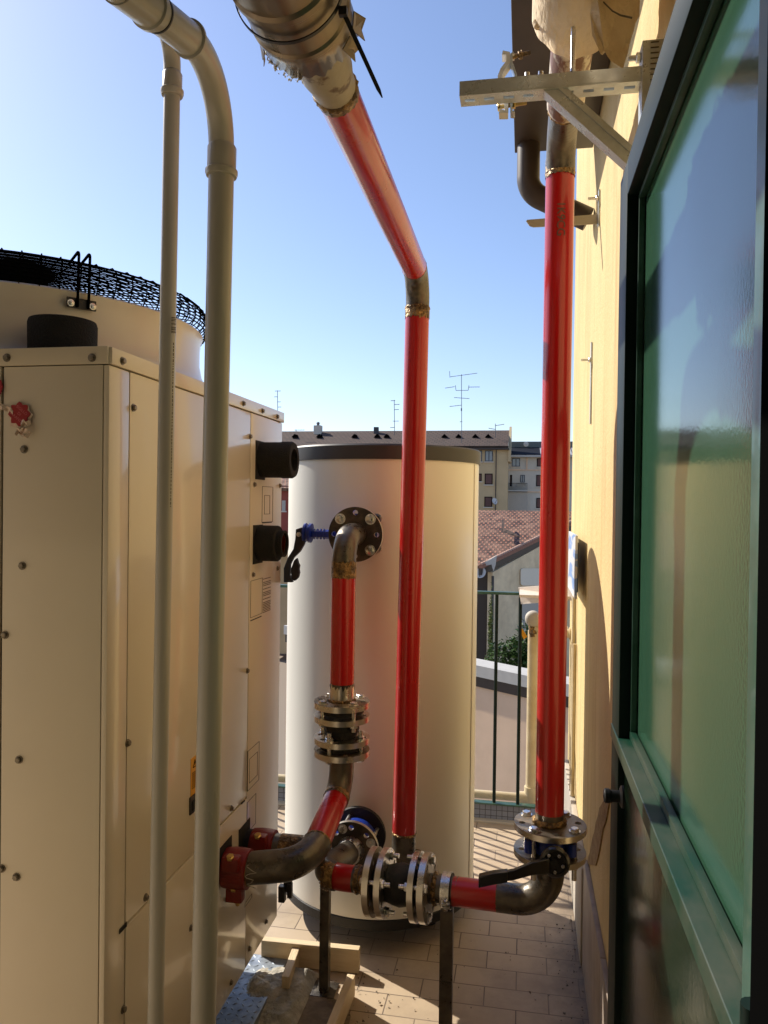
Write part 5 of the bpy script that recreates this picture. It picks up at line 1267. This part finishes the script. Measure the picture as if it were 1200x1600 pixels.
mb.box((xa, Y2-1.24, wz(755.6, Y2)), (xb_, Y2-1.16, wz(755, Y2))); mb.build('railing', 'black', bal, smooth=0)
mb = MB(); mb.box((x0g, Y2-.9, -12), (wx(824, Y2), Y2-.003, wz(769, Y2))); mb.build('lower_bay', 'curb', gb, smooth=0)
# tiled house in the middle distance
Ya, Yb = 52., 66.
A = at(748, 884, y=Ya); B_ = at(925, 797, y=Yb)
th_ = thing('tiled_house', 'old house with an orange brown tile roof and stained gable behind the railing', 'building', A)
zrg = at(780, 797.5, y=Yb).z
B_.z = zrg; Lx = -14.
dY, dZ = Yb-A.y, zrg-A.z; shear = (B_.x-A.x)
L = math.hypot(dY, dZ); mb = MB()
mb.prism([(Lx, 0, 0), (A.x+.0, 0, 0), (B_.x, L, 0), (Lx, L, 0)], (0, 0, -.2)); o = mb.build('roof', 'tiles_near', None, smooth=0)
o.parent = th_; o.matrix_parent_inverse = Matrix.Translation(-absloc(th_)); o.location = (0, A.y, A.z); o.rotation_euler = (math.atan2(dZ, dY), 0, 0); trf = o
# verge: clay trim following the rake plus wooden soffit
P0, P1 = Vector(A), Vector((B_.x, Yb, zrg)); dv = (P1-P0).normalized(); nv = Vector((dv.y, -dv.x, 0)).normalized()
mb = MB(); mb.prism([P0+V(0, 0, .08), P1+V(0, 0, .08), P1-V(0, 0, .16), P0-V(0, 0, .16)], nv*.35); mb.build('verge_tiles', 'brickred', th_, smooth=0)
mb = MB(); mb.prism([P0-V(0, 0, .162), P1-V(0, 0, .162), P1-V(0, 0, .62), P0-V(0, 0, .62)], nv*.22); mb.build('verge_board', 'gutter', th_, smooth=0)
nN = 60
mb = MB()
for k in range(nN):
    p = P0.lerp(P1, k/nN)+V(0, 0, .10)+nv*.2; mb.tube([p, P0.lerp(P1, (k+.8)/nN)+V(0, 0, .13)+nv*.2], .11, 6)
mb.build('ridge_caps', 'capclay', th_)
xg = at(772, 900, y=Ya+.5).x
G0 = P0+V(.9, .9, -.5); G1 = P1+V(0, 0, -.5)
mb = MB(); mb.prism([G0, G1, V(G1.x, G1.y, -12.6), V(G0.x, G0.y, -12.6)], -nv*.4); gw = mb.build('gable_wall', 'gable', th_, smooth=0)
mb = MB(); mb.box((Lx, Ya+1.4, -12.6), (G0.x-.3, Ya+1.8, A.z+.2)); mb.build('front_wall', 'gutter', th_, smooth=0)  # dark brown stands in for the shade on this wall
c = at(766, 874, y=Ya+.2); mb = MB(); e0, e1_ = at(749, 869, y=Ya+.3), at(775, 882, y=Ya+.3)
mb.prism([at(749, 884, y=Ya+.1), at(776, 868, y=Ya+.1), at(774, 884, y=Ya+.1), at(771, 893, y=Ya+.1), at(768, 882, y=Ya+.1), at(749, 886, y=Ya+.1)], (0, .5, 0)); mb.build('eave_return', 'coping', th_, smooth=0)
# plaster patches on the gable (repairs)
def ongable(px, py):
    r = RT*((px-600)/F) - UP*((py-800)/F) + _fw; t = (G0-CAM).dot(nv)/r.dot(nv); return CAM+r*t+nv*.0
def patch(x0, y0, x1, y1, mt='patch'):
    r_ = 4; P = []
    for (cx, cy, a0) in ((x0+r_, y0+r_, 180), (x1-r_, y0+r_, 270), (x1-r_, y1-r_, 0), (x0+r_, y1-r_, 90)):
        for k in range(4): a_ = R(a0+k*30); P.append(ongable(cx+r_*math.cos(a_), cy+r_*math.sin(a_)))
    mb = MB(); mb.prism(P, nv*.05); mb.build('plaster_patch', mt, gw, smooth=0)
patch(813, 888, 858, 915); patch(812, 930, 858, 990, 'curb'); 
# small chimney and a dark slanting strip on the tiles
c = at(785, 829, y=58); mb = MB(); mb.prism([at(784, 832, y=57), at(784, 812, y=60), at(787, 812, y=60), at(787, 832, y=57)], (0, .6, 0)); mb.prism([at(785, 824, y=57.6), at(812, 838, y=56), at(812, 841, y=56), at(785, 831, y=57.2)], (0, .4, 0)); mb.build('chimney_and_strip', 'tiles_far', trf if False else th_, smooth=0)
# downpipe and satellite dish
mb = MB(); p = at(770, 900, y=Ya+.6); mb.tube([p, V(p.x, p.y, -9)], .09, 8); mb.build('downpipe', 'tankband', th_)
sd2 = thing('satellite_dish', 'pale satellite dish under the eave of the tiled house', 'satellite dish', at(751, 894, y=Ya))
dish(sd2, at(750, 894, y=Ya), .40, (-.2, -1, .2))
# gable building left gap: red house
Yr_ = 70
rb = thing('red_house', 'dark red house seen through the gap between cabinet and tank', 'building', (wx(440, Yr_), Yr_, -12))
mb = MB(); mb.box((wx(395, Yr_), Yr_, -12.6), (wx(462, Yr_), Yr_+8, wz(762, Yr_))); mb.build('wall', 'farRed', rb, smooth=0)
slopeobj(wx(393, Yr_), wx(464, Yr_), Yr_-.6, wz(766, Yr_), Yr_+5, wz(746, Yr_+5), .3, 'roof', 'tiles_near', rb)
winat(rb, 441, 446, 782, 798, Yr_, frame='coping')
mb = MB(); mb.box((wx(425, Yr_-4), Yr_-4, -12), (wx(462, Yr_-4), Yr_-1, wz(842, Yr_-4))); mb.build('porch', 'farA', rb, smooth=0)
slopeobj(wx(400, Yr_-4), wx(464, Yr_-4), Yr_-8, wz(868, Yr_-8), Yr_-4, wz(842, Yr_-4), .2, 'porch_roof', 'tiles_near', rb)

# antennas
def antenna(px, pyt, pyb, Y, elems, label, stays=()):
    b = at(px, pyb, y=Y); t = at(px-.5, pyt, y=Y); g = thing('tv_antenna', label, 'antenna', b, 'tv antennas on the far roofs')
    k = Y/1200; mb = MB(); mb.tube([b, t], .55*k*.9, 6); mb.build('mast', 'antenna', g)
    for (py, l, r_, tilt, nn) in elems:
        c = at(px, py, y=Y); mb = MB(); a = c+V(l*k, 0, tilt*k); d = c+V(r_*k, 0, -tilt*k); mb.tube([a, d], .40*k, 5)
        for i in range(nn):
            q = a.lerp(d, (i+.5)/nn); mb.tube([q-V(0, 2*k, .9*k), q+V(0, 2*k, .9*k)], .22*k, 4)
        mb.build('crossbar', 'antenna', g)
    return g
g = antenna(721.5, 585, 692, 60, [(586, -18, 24, -2.5, 8), (605, -26, -11, -1, 6), (605, 11, 28, 0, 6), (610, -9, 10, 0, 0), (622, -12, 12, 1, 4), (634, -19, 0, -1, 5), (659, -3, 1, 0, 2)], 'tall many-armed television antenna between the two red pipes')
k = 60/1200; mb = MB(); c = at(721.5, 610, y=60); mb.tube([c+V(-9*k, 0, 0), c+V(-10*k, 0, 8*k)], .45*k, 5); mb.tube([c+V(10*k, 0, 0), c+V(11*k, 0, 8*k)], .45*k, 5); mb.tube([at(702.5, 580, y=60), at(703, 590, y=60)], .4*k, 5); mb.build('fork', 'antenna', g)
mb = MB(); c = at(721, 640, y=60); mb.tube([c-V(0, 0, 2*k), c+V(0, 0, 2*k)], 1.1*k, 6); mb.build('junction_box', 'antenna', g)
antenna(434, 610, 645, 98, [(611, -5, 5, 0, 3), (620, -6, 0, 0, 3), (628, -1, 5, 0, 2), (636, 0, 6, 0, 2)], 'small antenna just above the back corner of the cabinet')
antenna(616.5, 625, 680, 98, [(626, -6, 1, 0, 4), (632, 0, 8, 0, 3), (640, 0, 7, 0, 3), (658, -3, 7, 0, 2), (668, -7, 0, 0, 3)], 'slim antenna just left of the middle red pipe')
antenna(774.5, 662, 684, 98, [(664, 0, 13, -1, 4), (670, -11, 0, 1, 4)], 'low antenna on the right end of the ochre block roof')
antenna(463, 671, 676, 98, [(672, -3, 14, 0, 4)], 'tiny flat antenna on the roof ridge left of the chimney')

# greenery behind the parapet
def shrub(c, rx, ry, rz, n, label, mt='leaf', ls=.16, name='shrub'):
    g = thing(name, label, 'shrub', c); rnd = random.Random(len(label)); mb = MB()
    for i in range(n):
        d = V(rnd.gauss(0, 1), rnd.gauss(0, 1), rnd.gauss(0, 1)).normalized(); rr = rnd.random()**.4
        p = c+V(d.x*rx*rr, d.y*ry*rr, d.z*rz*rr*(1+.35*noise.noise(Vector((d.x*3, d.y*3, i % 7))))); 
        u_ = V(rnd.gauss(0, 1), rnd.gauss(0, 1), rnd.gauss(0, .6)).normalized(); v_ = u_.cross(V(rnd.random(), rnd.random(), 1)).normalized(); s_ = ls*rnd.uniform(.6, 1.3)
        mb.add([p-u_*s_, p+v_*s_*.4, p+u_*s_, p-v_*s_*.4], [[0, 1, 2, 3]])
    mb.build('foliage', mt, g, smooth=0)
    mb = MB()
    for k in range(5): mb.tube([V(c.x+rnd.uniform(-.3, .3)*rx, c.y, c.z-rz*1.6), V(c.x+rnd.uniform(-.7, .7)*rx, c.y, c.z+rz*.4)], .03, 5)
    mb.build('stems', 'gutter', g)
shrub(at(812, 1030, y=30), 1.35, .8, .85, 2600, 'dark green bushy shrub showing above the white coping', 'leaf', .11)
shrub(at(838, 1015, y=30), 1.0, .8, 1.25, 1600, 'taller green shrub half hidden by the thick red pipe', 'leaf', .11)
shrub(at(766, 1010, y=49), .16, .3, 3.6, 900, 'thin pale ivy climbing the corner of the tiled house', 'leaf2', .13, 'ivy')
